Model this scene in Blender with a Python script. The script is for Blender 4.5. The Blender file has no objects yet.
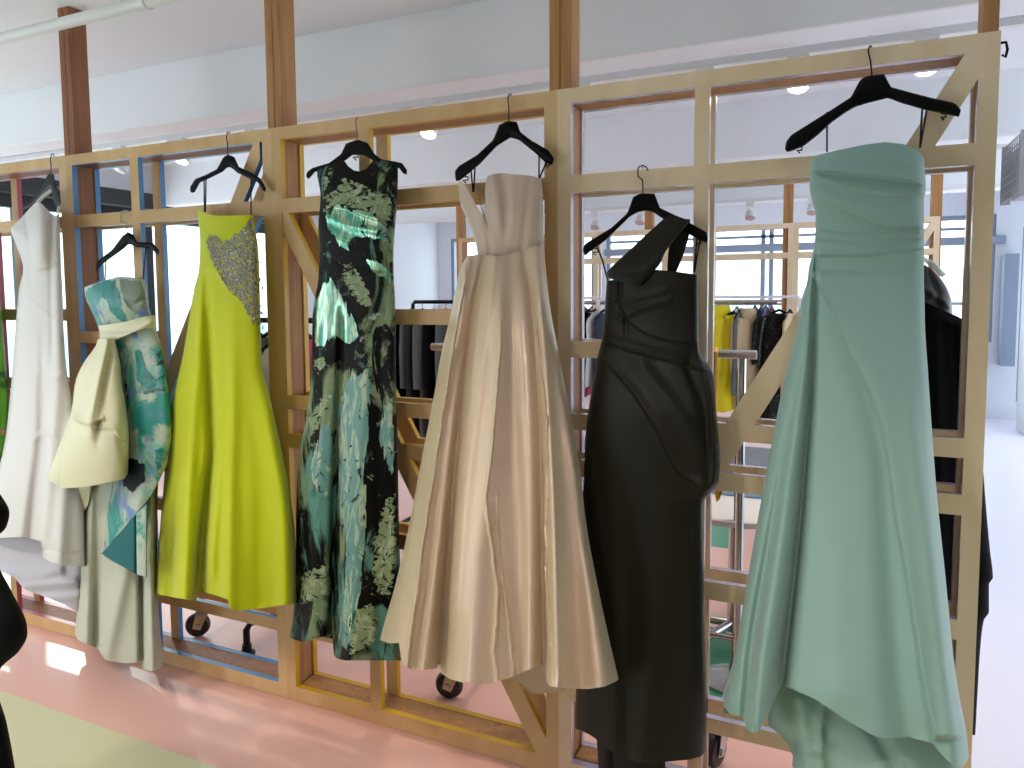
import bpy, bmesh, math, random
import numpy as np
from mathutils import Vector, Matrix
random.seed(7); np.random.seed(7)
SC = bpy.context.scene
COL = SC.collection

# ------------------------------------------------------------------ camera
F, CX, CY, CZ = 740.09, -0.3707, -2.4154, 1.7454
PX0, PY0 = 495.911, 350.295                                   # principal point of the (cropped) photograph
YAW, PIT, ROL = map(math.radians, (-25.2676, -4.2306, -0.48))
fwd = Vector((math.sin(YAW)*math.cos(PIT), math.cos(YAW)*math.cos(PIT), math.sin(PIT)))
r0 = Vector((math.cos(YAW), -math.sin(YAW), 0)); u0 = r0.cross(fwd)
rgt = r0*math.cos(ROL) + u0*math.sin(ROL); upv = -r0*math.sin(ROL) + u0*math.cos(ROL)
cd = bpy.data.cameras.new('camera'); cam = bpy.data.objects.new('camera', cd); COL.objects.link(cam)
cd.sensor_width = 36; cd.lens = F*36/1024; cd.shift_x = (512-PX0)/1024; cd.shift_y = (PY0-384)/1024; cd.clip_end = 200; cd.clip_start = 0.05
M = Matrix((rgt, upv, -fwd)).transposed().to_4x4(); M.translation = Vector((CX, CY, CZ)); cam.matrix_world = M
SC.camera = cam

# ------------------------------------------------------------------ world, sun, exposure
W = bpy.data.worlds.new('sky'); SC.world = W; W.use_nodes = True
nt = W.node_tree; nt.nodes.clear()
wo = nt.nodes.new('ShaderNodeOutputWorld'); bg = nt.nodes.new('ShaderNodeBackground')
bg.inputs[0].default_value = (0.83, 0.92, 1.0, 1); bg.inputs[1].default_value = 3.4
nt.links.new(bg.outputs[0], wo.inputs[0])
sd = bpy.data.lights.new('sun', 'SUN'); sd.energy = 0.4; sd.angle = math.radians(0.8); sd.color = (1, .93, .84)
sun = bpy.data.objects.new('sun', sd); COL.objects.link(sun)
sun.rotation_euler = Vector((0.80, -0.52, -0.40)).to_track_quat('-Z', 'Y').to_euler(); sun.location = (-8, 5, 6)
SC.view_settings.view_transform = 'Standard'; SC.view_settings.look = 'None'
SC.view_settings.exposure = 0.28; SC.view_settings.gamma = 1; SC.view_settings.use_curve_mapping = False
SC.cycles.use_denoising = True; SC.cycles.max_bounces = 8; SC.cycles.sample_clamp_indirect = 6

# ------------------------------------------------------------------ measuring the photograph
cR, cU, cF = map(np.array, (rgt, upv, fwd)); cC = np.array((CX, CY, CZ))
def rays(px, py):
    px = np.asarray(px, float)[..., None]; py = np.asarray(py, float)[..., None]
    return cF + cR*(px-PX0)/F - cU*(py-PY0)/F
def atY(px, py, Y):
    d = rays(px, py); t = (np.asarray(Y, float)-CY)/d[..., 1]; return cC + t[..., None]*d
def atX(px, py, X):
    d = rays(px, py); t = (X-CX)/d[..., 0]; return cC + t[..., None]*d
def atZ(px, py, Z):
    d = rays(px, py); t = (Z-CZ)/d[..., 2]; return cC + t[..., None]*d

# ------------------------------------------------------------------ materials
def lin(c):
    if isinstance(c, str):
        c = [int(c[i:i+2], 16)/255 for i in (0, 2, 4)]
        c = [x/12.92 if x <= .04045 else ((x+.055)/1.055)**2.4 for x in c]
    return tuple(c) + (1,)
MATS = {}
def mat(name, color, rough=.6, metal=0, spec=.5, sheen=0, coat=0, bump=0, bscale=200, stretch=(1, 1, 1), var=0, vscale=4, alpha=1, trans=0, emit=None, estr=0, ani=0, translucent=0):
    m = bpy.data.materials.new(name); m.use_nodes = True; n = m.node_tree.nodes; l = m.node_tree.links
    b = n['Principled BSDF']; b.inputs['Base Color'].default_value = lin(color); b.inputs['Roughness'].default_value = rough
    b.inputs['Metallic'].default_value = metal; b.inputs['Specular IOR Level'].default_value = spec
    b.inputs['Sheen Weight'].default_value = sheen; b.inputs['Coat Weight'].default_value = coat; b.inputs['Alpha'].default_value = alpha
    b.inputs['Transmission Weight'].default_value = trans; b.inputs['Anisotropic'].default_value = ani
    if emit: b.inputs['Emission Color'].default_value = lin(emit); b.inputs['Emission Strength'].default_value = estr
    tc = n.new('ShaderNodeTexCoord'); mp = n.new('ShaderNodeMapping'); l.new(tc.outputs['Object'], mp.inputs[0]); mp.inputs['Scale'].default_value = stretch
    if bump:
        t = n.new('ShaderNodeTexNoise'); t.inputs['Scale'].default_value = bscale; t.inputs['Detail'].default_value = 3; l.new(mp.outputs[0], t.inputs['Vector'])
        bp = n.new('ShaderNodeBump'); bp.inputs['Strength'].default_value = bump; bp.inputs['Distance'].default_value = .004; l.new(t.outputs[0], bp.inputs['Height']); l.new(bp.outputs[0], b.inputs['Normal'])
    if var:
        t = n.new('ShaderNodeTexNoise'); t.inputs['Scale'].default_value = vscale; t.inputs['Detail'].default_value = 4; l.new(mp.outputs[0], t.inputs['Vector'])
        h = n.new('ShaderNodeHueSaturation'); h.inputs['Color'].default_value = lin(color)
        mr = n.new('ShaderNodeMapRange'); mr.inputs['From Min'].default_value = .3; mr.inputs['From Max'].default_value = .7; mr.inputs['To Min'].default_value = 1-var; mr.inputs['To Max'].default_value = 1+var
        l.new(t.outputs[0], mr.inputs[0]); l.new(mr.outputs[0], h.inputs['Value']); l.new(h.outputs[0], b.inputs['Base Color'])
    MATS[name] = m; return m
def wood(name, c1, c2, scale=(3, 3, 30), rough=.55, knots=False, horizontal=False):
    m = mat(name, c1, rough); n = m.node_tree.nodes; l = m.node_tree.links; b = n['Principled BSDF']
    tc = n.new('ShaderNodeTexCoord'); mp = n.new('ShaderNodeMapping'); l.new(tc.outputs['Object'], mp.inputs[0]); mp.inputs['Scale'].default_value = scale
    t = n.new('ShaderNodeTexNoise'); t.inputs['Scale'].default_value = 1; t.inputs['Detail'].default_value = 5; t.inputs['Distortion'].default_value = 1.2; l.new(mp.outputs[0], t.inputs['Vector'])
    t2 = n.new('ShaderNodeTexNoise'); t2.inputs['Scale'].default_value = 2.2; t2.inputs['Detail'].default_value = 2; l.new(tc.outputs['Object'], t2.inputs['Vector'])
    r = n.new('ShaderNodeValToRGB'); r.color_ramp.elements[0].position = .36; r.color_ramp.elements[1].position = .64
    r.color_ramp.elements[0].color = lin(c2); r.color_ramp.elements[1].color = lin(c1)
    ad = n.new('ShaderNodeMath'); ad.operation = 'MULTIPLY_ADD'; ad.inputs[1].default_value = .35; l.new(t2.outputs[0], ad.inputs[0])
    ml = n.new('ShaderNodeMath'); ml.operation = 'MULTIPLY'; ml.inputs[1].default_value = .65; l.new(t.outputs[0], ml.inputs[0]); l.new(ml.outputs[0], ad.inputs[2])
    l.new(ad.outputs[0], r.inputs[0]); out = r.outputs[0]
    if knots:
        v = n.new('ShaderNodeTexVoronoi'); v.inputs['Scale'].default_value = 1; mk = n.new('ShaderNodeMapping'); mk.inputs['Scale'].default_value = (6, 6, 3.2); l.new(tc.outputs['Object'], mk.inputs[0]); l.new(mk.outputs[0], v.inputs['Vector'])
        kr = n.new('ShaderNodeValToRGB'); kr.color_ramp.elements[0].position = .035; kr.color_ramp.elements[1].position = .09; kr.color_ramp.elements[0].color = (.12, .05, .02, 1); kr.color_ramp.elements[1].color = (1, 1, 1, 1); l.new(v.outputs['Distance'], kr.inputs[0])
        mx = n.new('ShaderNodeMix'); mx.data_type = 'RGBA'; mx.blend_type = 'MULTIPLY'; mx.inputs['Factor'].default_value = 1; l.new(out, mx.inputs['A']); l.new(kr.outputs[0], mx.inputs['B']); out = mx.outputs['Result']
    l.new(out, b.inputs['Base Color']); return m
def noise_mix(m, base, layers, vec='Object'):
    """paint-like print: layers = (colour, scale, stretch, lo, hi, distortion)"""
    n = m.node_tree.nodes; l = m.node_tree.links; b = n['Principled BSDF']; tc = n.new('ShaderNodeTexCoord')
    prev = n.new('ShaderNodeRGB'); prev.outputs[0].default_value = lin(base); prev = prev.outputs[0]
    for i, (c, sc, st, lo, hi, dis) in enumerate(layers):
        mp = n.new('ShaderNodeMapping'); mp.inputs['Scale'].default_value = st; mp.inputs['Location'].default_value = (i*3.1+.7, i*1.7, i*2.3); l.new(tc.outputs[vec], mp.inputs[0])
        t = n.new('ShaderNodeTexNoise'); t.inputs['Scale'].default_value = sc; t.inputs['Detail'].default_value = 6; t.inputs['Roughness'].default_value = .6; t.inputs['Distortion'].default_value = dis; l.new(mp.outputs[0], t.inputs['Vector'])
        mr = n.new('ShaderNodeMapRange'); mr.inputs['From Min'].default_value = lo; mr.inputs['From Max'].default_value = hi; l.new(t.outputs[0], mr.inputs[0])
        mx = n.new('ShaderNodeMix'); mx.data_type = 'RGBA'; l.new(mr.outputs[0], mx.inputs['Factor']); l.new(prev, mx.inputs['A']); mx.inputs['B'].default_value = lin(c); prev = mx.outputs['Result']
    l.new(prev, b.inputs['Base Color']); return m

ply_r = wood('plywood_pale', 'ecd4b4', 'dcc098', (5, 5, 1.2), .45)
ply_warmlit = wood('plywood_warm_lit', 'd9b482', 'c69b66', (5, 5, 1.2), .45)  # warm light on the left panels is mixed into this plywood colour
fir = wood('fir_timber', 'bd8a55', '9c6a3c', (34, 34, 1.4), .6, knots=True)
fir_shaded = wood('fir_timber_shaded', '9c6640', '7c4a2a', (34, 34, 1.4), .6, knots=True)  # same fir with the shade at the left post put into its colour
edge_blue = mat('edge_blue', '3f7fb4', .35); edge_yel = mat('edge_yellow', 'd8a81c', .4)
edge_wht = mat('edge_silver', 'c9c4dc', .2, metal=.35); edge_red = mat('edge_red', 'b04a5e', .4)
paint = mat('ceiling_paint', 'eef1f6', .75, var=.03, vscale=1.2); paint2 = mat('wall_paint', 'dfe2ea', .7)
black_frame = mat('window_frame_black', '1b2226', .45); grey_frame = mat('window_frame_grey', '8c97ab', .45)
white_metal = mat('white_metal', 'e4e4e6', .35); steel = mat('steel', 'b8b8ba', .22, metal=1); iron = mat('black_iron', '15120f', .45, metal=.4)
rubber = mat('caster_rubber', '0c0c0e', .4); plastic = mat('hanger_black', '030304', .35, spec=.1); plasticm = mat('hanger_matte', '060607', .6, spec=.12)
elastic = mat('elastic_black', '08080a', .8); hookm = mat('hook_dark', '16171a', .3, metal=.8); hooks = mat('hook_steel', '9a9a9c', .25, metal=1)
lamp_on = mat('lamp_lens', 'ffffff', .3, emit='fff0d8', estr=9)

# ------------------------------------------------------------------ object helpers
def link(o, parent=None):
    COL.objects.link(o)
    if parent: o.parent = parent
    return o
def meta(o, label=None, cat=None, group=None, kind=None):
    if label: o['label'] = label
    if cat: o['category'] = cat
    if group: o['group'] = group
    if kind: o['kind'] = kind
    return o
def thing(name, label, cat, loc=(0, 0, 0), group=None):
    o = bpy.data.objects.new(name, None); o.empty_display_size = .1; link(o); o.location = loc; meta(o, label, cat, group); return o
def mesh(name, verts, faces, mats, parent=None, smooth=False, mi=None):
    me = bpy.data.meshes.new(name); off = Vector(parent.location) if parent else Vector((0, 0, 0))
    if parent and parent.parent: off = off + Vector(parent.parent.location)
    v = np.asarray(verts, float).reshape(-1, 3) - np.array(off)
    me.from_pydata(v.tolist(), [], [list(map(int, f)) for f in faces])
    for m in (mats if isinstance(mats, (list, tuple)) else [mats]): me.materials.append(m)
    if mi is not None: me.polygons.foreach_set('material_index', np.asarray(mi, dtype=np.int32))
    if smooth: me.polygons.foreach_set('use_smooth', np.ones(len(me.polygons), dtype=bool))
    me.update(); o = bpy.data.objects.new(name, me); return link(o, parent)
class MB:
    def __init__(s): s.v = []; s.f = []; s.m = []
    def box(s, x0, x1, y0, y1, z0, z1, mi=0, side=None):
        b = len(s.v); s.v += [(x, y, z) for x in (x0, x1) for y in (y0, y1) for z in (z0, z1)]
        fs = [(0, 1, 3, 2), (4, 6, 7, 5), (0, 4, 5, 1), (2, 3, 7, 6), (0, 2, 6, 4), (1, 5, 7, 3)]
        s.f += [tuple(b+i for i in f) for f in fs]; sd_ = mi if side is None else side
        s.m += [sd_, sd_, mi, mi, sd_, sd_]; return s
    def prism(s, poly, y0, y1, mi=0, side=None):
        n = len(poly); b = len(s.v); a = sum(poly[i][0]*poly[(i+1) % n][1]-poly[(i+1) % n][0]*poly[i][1] for i in range(n))
        if a < 0: poly = poly[::-1]
        s.v += [(x, y0, z) for x, z in poly] + [(x, y1, z) for x, z in poly]
        s.f.append(tuple(range(b, b+n))); s.m.append(mi); s.f.append(tuple(range(b+2*n-1, b+n-1, -1))); s.m.append(mi)
        for i in range(n):
            j = (i+1) % n; s.f.append((b+i, b+n+i, b+n+j, b+j)); s.m.append(mi if side is None else side)
        return s
    def tube(s, pts, r, n=8, mi=0, cap=True):
        pts = [Vector(p) for p in pts]; b = len(s.v); rr = r if isinstance(r, (list, tuple)) else [r]*len(pts)
        t0 = (pts[1]-pts[0]).normalized(); up = Vector((0, 0, 1)) if abs(t0.z) < .9 else Vector((1, 0, 0)); nrm = t0.cross(up).normalized()
        for i, p in enumerate(pts):
            t = (pts[min(i+1, len(pts)-1)]-pts[max(i-1, 0)]).normalized(); nrm = (nrm - t*nrm.dot(t)).normalized(); bn = t.cross(nrm)
            for k in range(n):
                a = 2*math.pi*k/n; s.v.append(tuple(p + (nrm*math.cos(a)+bn*math.sin(a))*rr[i]))
        for i in range(len(pts)-1):
            for k in range(n):
                k2 = (k+1) % n; s.f.append((b+i*n+k, b+i*n+k2, b+(i+1)*n+k2, b+(i+1)*n+k)); s.m.append(mi)
        if cap:
            s.f.append(tuple(b+k for k in range(n-1, -1, -1))); s.f.append(tuple(b+(len(pts)-1)*n+k for k in range(n))); s.m += [mi, mi]
        return s
    def lathe(s, prof, c, axis='z', n=20, mi=0):
        b = len(s.v)
        for r, h in prof:
            for k in range(n):
                a = 2*math.pi*k/n; u, w = r*math.cos(a), r*math.sin(a)
                p = {'z': (u, w, h), 'x': (h, u, w), 'y': (u, h, w)}[axis]; s.v.append((c[0]+p[0], c[1]+p[1], c[2]+p[2]))
        for i in range(len(prof)-1):
            for k in range(n):
                k2 = (k+1) % n; s.f.append((b+i*n+k, b+i*n+k2, b+(i+1)*n+k2, b+(i+1)*n+k)); s.m.append(mi)
        s.f.append(tuple(b+k for k in range(n-1, -1, -1))); s.f.append(tuple(b+(len(prof)-1)*n+k for k in range(n))); s.m += [mi, mi]
        return s
    def build(s, name, mats, parent=None, smooth=False, bevel=0):
        o = mesh(name, s.v, s.f, mats, parent, smooth, s.m)
        bm = bmesh.new(); bm.from_mesh(o.data); bmesh.ops.recalc_face_normals(bm, faces=bm.faces); bm.to_mesh(o.data); bm.free()
        if bevel:
            md = o.modifiers.new('bevel', 'BEVEL'); md.width = bevel; md.segments = 2; md.limit_method = 'ANGLE'
        if smooth: 
            md = o.modifiers.new('edges', 'EDGE_SPLIT'); md.split_angle = math.radians(40)
        return o
def S(o): return meta(o, kind='structure')

# ------------------------------------------------------------------ room
CEIL = 3.15
def floor_mat():
    m = mat('floor_epoxy', 'f0bcb0', .16, spec=.55); n = m.node_tree.nodes; l = m.node_tree.links; b = n['Principled BSDF']
    g = n.new('ShaderNodeNewGeometry'); sp = n.new('ShaderNodeSeparateXYZ'); l.new(g.outputs['Position'], sp.inputs[0])
    def math_(op, a, bb):
        q = n.new('ShaderNodeMath'); q.operation = op
        for i, x in enumerate((a, bb)):
            if isinstance(x, (int, float)): q.inputs[i].default_value = x
            else: l.new(x, q.inputs[i])
        return q.outputs[0]
    X, Y = sp.outputs[0], sp.outputs[1]
    t = n.new('ShaderNodeTexNoise'); t.inputs['Scale'].default_value = 1.6; t.inputs['Detail'].default_value = 3
    h = n.new('ShaderNodeMix'); h.data_type = 'RGBA'; h.inputs['A'].default_value = lin('e8b4a8'); h.inputs['B'].default_value = lin('edbcb0'); l.new(t.outputs[0], h.inputs['Factor'])
    def mixc(fac, a, c):
        q = n.new('ShaderNodeMix'); q.data_type = 'RGBA'; l.new(fac, q.inputs['Factor']); l.new(a, q.inputs['A']); q.inputs['B'].default_value = lin(c); return q.outputs['Result']
    c = h.outputs['Result']
    # painted pale yellow field in front, green fields behind; lilac-white highlight put into the colour at right
    c = mixc(math_('LESS_THAN', Y, -.48), c, 'd6d2ae')
    gr = math_('MULTIPLY', math_('GREATER_THAN', Y, .62), math_('LESS_THAN', math_('ADD', math_('MULTIPLY', X, .45), Y), 1.04))
    gr = math_('MULTIPLY', gr, math_('MULTIPLY', math_('GREATER_THAN', X, -1.15), math_('LESS_THAN', X, -.35))); c = mixc(gr, c, '2e8260')
    g2 = math_('MULTIPLY', math_('GREATER_THAN', Y, 2.75), math_('LESS_THAN', X, math_('ADD', math_('MULTIPLY', Y, -.25), -.3)))
    g2 = math_('MULTIPLY', g2, math_('GREATER_THAN', X, -2.4)); c = mixc(g2, c, '3f9477')
    wf = math_('MULTIPLY', math_('GREATER_THAN', X, .0), math_('GREATER_THAN', Y, -.3)); c = mixc(wf, c, 'e6e2f2')
    l.new(c, b.inputs['Base Color'])
    t2 = n.new('ShaderNodeTexNoise'); t2.inputs['Scale'].default_value = 7; t2.inputs['Detail'].default_value = 3
    bp = n.new('ShaderNodeBump'); bp.inputs['Strength'].default_value = .12; bp.inputs['Distance'].default_value = .01; l.new(t2.outputs[0], bp.inputs['Height']); l.new(bp.outputs[0], b.inputs['Normal'])
    mr = n.new('ShaderNodeMapRange'); mr.inputs['To Min'].default_value = .24; mr.inputs['To Max'].default_value = .38; l.new(t.outputs[0], mr.inputs[0]); l.new(mr.outputs[0], b.inputs['Roughness'])
    return m
XL, XR, YB, YF = -7.2, 2.9, 9.6, -5.2
S(MB().box(XL-.2, XR+.2, YF, YB+.2, -.12, 0).build('floor', floor_mat()))
ce = S(MB().box(XL-.2, XR+.2, YF, YB+.2, CEIL, CEIL+.15).build('ceiling', paint))
for (y0, y1, zb) in ((.86, 1.07, 2.795), (3.35, 3.62, 2.735), (6.2, 6.6, 2.76), (-3.0, -2.6, 2.75)):
    MB().box(XL, XR, y0, y1, zb, CEIL+.01).build('beam', paint, ce, bevel=.012)
def win_wall(name, axis, pos, th, a0, a1, openings, m):
    """wall at axis=pos with rectangular openings (u0,u1,z0,z1) sorted along u"""
    b = MB(); cur = a0
    def put(u0, u1, z0, z1):
        if u1-u0 < 1e-4 or z1-z0 < 1e-4: return
        if axis == 'y': b.box(u0, u1, pos, pos+th, z0, z1)
        else: b.box(pos-th, pos, u0, u1, z0, z1)
    for (u0, u1, z0, z1) in openings:
        put(cur, u0, 0, CEIL); put(u0, u1, 0, z0); put(u0, u1, z1, CEIL); cur = u1
    put(cur, a1, 0, CEIL); return S(b.build(name, m))
glass = bpy.data.materials.new('window_glass'); glass.use_nodes = True
_n = glass.node_tree.nodes; _n.clear(); _o = _n.new('ShaderNodeOutputMaterial'); _m = _n.new('ShaderNodeMixShader'); _t = _n.new('ShaderNodeBsdfTransparent'); _g = _n.new('ShaderNodeBsdfGlossy')
_t.inputs[0].default_value = (.95, .985, .98, 1); _g.inputs[1].default_value = .02; _m.inputs[0].default_value = .05
glass.node_tree.links.new(_t.outputs[0], _m.inputs[1]); glass.node_tree.links.new(_g.outputs[0], _m.inputs[2]); glass.node_tree.links.new(_m.outputs[0], _o.inputs[0])
wn = [0]
def window(axis, pos, u0, u1, z0, z1, mull, rails, fr, m, th=.09):
    wn[0] += 1; b = MB()
    def bar(a0, a1, c0, c1, t=th):
        if axis == 'y': b.box(a0, a1, pos+.03, pos+.03+t, c0, c1)
        else: b.box(pos-.03-t, pos-.03, a0, a1, c0, c1)
    bar(u0, u1, z0, z0+fr); bar(u0, u1, z1-fr, z1); bar(u0, u0+fr, z0+fr, z1-fr); bar(u1-fr, u1, z0+fr, z1-fr)
    for x in mull: bar(x-fr*.5, x+fr*.5, z0+fr, z1-fr, th*.98)
    for z in rails: bar(u0+fr, u1-fr, z-.02, z+.02, th*.5)
    w = S(b.build('window_%d' % wn[0], m)); g = MB()
    if axis == 'y': g.box(u0+fr, u1-fr, pos+.07, pos+.076, z0+fr, z1-fr)
    else: g.box(pos-.08, pos-.074, u0+fr, u1-fr, z0+fr, z1-fr)
    g.build('glass_pane', glass, w); return w
win_wall('wall_left', 'x', XL, .25, YF, YB+.2, [(-3.6, .55, .5, 2.66), (.75, 5.6, .5, 2.70)], paint2)
win_wall('wall_back', 'y', YB, .25, XL, XR, [(-6.95, -4.2, 1.05, 2.79), (-4.0, 1.45, 1.05, 2.79), (1.75, 2.7, .25, 2.6)], paint2)
win_wall('wall_right', 'x', XR+.25, .25, YF, YB+.2, [(.6, 4.2, .3, 2.6), (4.6, 8.2, .3, 2.6)], paint2)
win_wall('wall_front', 'y', YF-.25, .25, XL, XR, [(-6.5, -4.0, .4, 2.6)], paint2)
window('x', XL, .75, 5.6, .5, 2.70, [1.95, 3.3, 4.5], [], .12, black_frame)
window('x', XL, -3.6, .55, .5, 2.66, [-1.5], [2.0], .12, black_frame)
window('y', YB, -6.95, -4.2, 1.05, 2.79, [-6.1, -5.1], [], .06, grey_frame)
window('y', YB, -4.0, 1.45, 1.05, 2.79, [-3.0, -1.53, -1.41, .15], [1.58, 2.61], .06, grey_frame)
window('y', YB, 1.75, 2.7, .25, 2.6, [], [], .08, grey_frame)
S(MB().box(XL+.01, XL+.16, .75, 5.6, 2.69, 2.85).build('trim_1', black_frame))          # dark blind housing along the left windows
S(MB().box(-4.0, 1.55, YB-.10, YB-.01, 2.38, 2.49).build('trim_2', grey_frame))          # blind rail along the back windows
S(MB().box(1.52, 1.68, YB-.25, YB-.02, .75, 2.24).build('trim_3', grey_frame))
S(MB().box(1.62, 2.0, YB-1.3, YB-.8, 0, CEIL).build('trim_4', paint2, bevel=.02))

# ------------------------------------------------------------------ lattice panels
RT, R1, R2, R2b, R3, R4, R5, R6 = (2.39, 2.44), (2.091, 2.15), (1.53, 1.587), (1.638, 1.694), (1.278, 1.334), (1.114, 1.173), (.751, .81), (.299, .35)
R0 = (0.002, .065)
def lattice(label, x0, x1, stud, left_r, right_r, full_r, diag, ply, edge, tim, y=0., zs=1., group='plywood lattice panels forming the partition'):
    t = thing('lattice_panel', label, 'partition', ((x0+x1)/2, y+.08, 0), group)
    sx0, sx1 = stud; st = .048
    bars = [(x0, x0+st, 0.002, 2.44), (x1-st, x1, 0.002, 2.44), (sx0, sx1, R0[1], 2.39)]
    for r in full_r: bars.append((x0+st, x1-st) + r)
    for r in left_r: bars.append((x0+st, sx0) + r)
    for r in right_r: bars.append((sx1, x1-st) + r)
    bars = [(a, c, z0*zs, z1*zs) for a, c, z0, z1 in bars]; dz = [(a, c*zs) for a, c in diag] if diag else None
    def layer(y0, y1, ins, mats, name, edged):
        b = MB(); y0 += y; y1 += y
        for i, (a, c, z0, z1) in enumerate(bars):
            e = .0003*(i % 3)
            if not edged: b = MB()
            if not edged and z0 > .1*zs and z1 < 2.4*zs or not edged and i < 3: continue      # solid timber only as top and bottom plates
            b.box(a+ins, c-ins, y0+e, y1-e, z0+ins, z1-ins, 0, 1 if edged else None)
            if not edged: b.build(name, mats, t)
        if diag and edged: b.prism(dz, y0+.0012, y1-.0012, 0, 1 if edged else None)
        return b.build(name, mats, t) if edged else None
    layer(0, .027, 0, [ply, edge], 'front_sheet', True)
    layer(.027, .12, .0015, [tim], 'timber_plate', False)
    layer(.12, .147, 0, [ply, edge], 'rear_sheet', True)
    return t
SE = [-5.11, -3.8185, -2.528, -1.2725, -.012]
def dup_shift(p, d): return [(x+d, z) for x, z in p]
DC = [(-.77, 1.173), (-.71, 1.173), (-.060, 2.32), (-.060, 2.39), (-.093, 2.39), (-.77, 1.225)]
DB = [(-2.478, 2.091), (-2.449, 2.091), (-1.321, .13), (-1.321, .065), (-1.363, .065), (-2.478, 2.014)]
lattice('pale plywood lattice panel with silvery opening edges, behind the mint gown', SE[3], SE[4], (-.814, -.768), [R2, R3, R4], [R3, R4, R5], [RT, R1, R6, R0], DC, ply_r, edge_wht, fir)
lattice('plywood lattice panel with yellow opening edges, behind the champagne gown', SE[2], SE[3], (-2.092, -2.040), [R3, R4, R6], [R2b, R3, R4, R5], [RT, R1, R0], DB, ply_warmlit, edge_yel, fir)
lattice('plywood lattice panel with blue opening edges, behind the chartreuse gown', SE[1], SE[2], (-3.369, -3.315), [R2], [R5], [RT, R1, R6, R0], dup_shift(DC, -2.53), ply_warmlit, edge_blue, fir_shaded)
lattice('plywood lattice panel with red opening edges at the far left, behind the ivory gown', SE[0], SE[1], (-4.44, -4.39), [R2b], [R2b, R3], [RT, R1, R6, R0], None, ply_warmlit, edge_red, fir_shaded)
def post(x0, x1, m, label, seam=True, y=0., group='square timber posts rising from the lattice to the ceiling'):
    t = thing('timber_post', label, 'post', ((x0+x1)/2, y+.08, 0), group)
    if seam:
        xm = (x0+x1)/2
        MB().box(x0, xm-.001, .0275+y, .1195+y, 0, CEIL).build('stud', m, t, bevel=.003); MB().box(xm+.001, x1, .0275+y, .1195+y, 0, CEIL).build('stud', m, t, bevel=.003)
    else: MB().box(x0, x1, .0275+y, .1195+y, 0, CEIL).build('stud', m, t, bevel=.003)
post(SE[3]-.040, SE[3]+.040, fir, 'double timber post rising to the ceiling between the champagne and olive gowns')
post(SE[2]-.040, SE[2]+.040, fir, 'double timber post rising to the ceiling between the chartreuse and the black printed gown')
post(SE[1]-.040, SE[1]+.040, fir_shaded, 'double timber post with shade coloured in, rising to the ceiling beside the ivory gown')
post(SE[4]-.039, SE[4]-.001, fir, 'slim timber post rising at the right end of the partition', False)

# ------------------------------------------------------------------ cloth from measured outlines
def curve(pts, x):
    p = np.asarray(pts, float); return np.interp(x, p[:, 0], p[:, 1])
def smooth_curve(pts, x):
    p = np.asarray(pts, float); X, Yv = p[:, 0], p[:, 1]; h = np.diff(X); d = np.diff(Yv)/h; m_ = np.zeros(len(X))
    m_[0], m_[-1] = d[0], d[-1]
    for i in range(1, len(X)-1):
        m_[i] = 0 if d[i-1]*d[i] <= 0 else 2*d[i-1]*d[i]/(d[i-1]+d[i])
    x = np.clip(x, X[0], X[-1]); i = np.clip(np.searchsorted(X, x)-1, 0, len(h)-1); t = (x-X[i])/h[i]
    return (1+2*t)*(1-t)**2*Yv[i] + t*(1-t)**2*h[i]*m_[i] + t*t*(3-2*t)*Yv[i+1] + t*t*(t-1)*h[i]*m_[i+1]
class Fold:                                  # shape of a crease, pleat or lip measured along a line in the photograph
    def __init__(s, kind, pts, amp, w, amp2=None, w2=None): s.k = kind; s.p = sorted(pts) if kind in 'Hh' else sorted([(y, x) for x, y in pts]); s.a = amp; s.w = w; s.a2 = amp if amp2 is None else amp2; s.w2 = w if w2 is None else w2
    def __call__(s, px, py):
        P = np.array(s.p, float)
        u, v = (px, py) if s.k in 'Hh' else (py, px)
        line = smooth_curve(s.p, u); d = v-line; t = np.clip((u-P[0, 0])/(P[-1, 0]-P[0, 0]), 0, 1)
        a = s.a+(s.a2-s.a)*t; w = s.w+(s.w2-s.w)*t
        q = 34. if s.k == 'V' else 6.; edge = np.clip((u-P[0, 0])/q+1, 0, 1)*np.clip((P[-1, 0]-u)/q+1, 0, 1); edge = edge*edge*(3-2*edge)
        if s.k == 'V': return a*np.exp(-(d/w)**2)*edge                    # ridge or valley along a near-vertical line
        if s.k == 'h': return a*np.exp(-(d/w)**2)*edge                    # along a near-horizontal line
        if s.k == 'H': return np.where(d < 0, a*np.exp(d/w), a*np.exp(-(d/1.4)**2))*edge      # lip: cloth above the line stands proud
        if s.k == 'R': return np.where(d > 0, a*np.exp(-d/w), a*np.exp(-(d/1.4)**2))*edge     # cloth right of the line stands proud
        if s.k == 'L': return np.where(d < 0, a*np.exp(d/w), a*np.exp(-(d/1.4)**2))*edge
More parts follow.
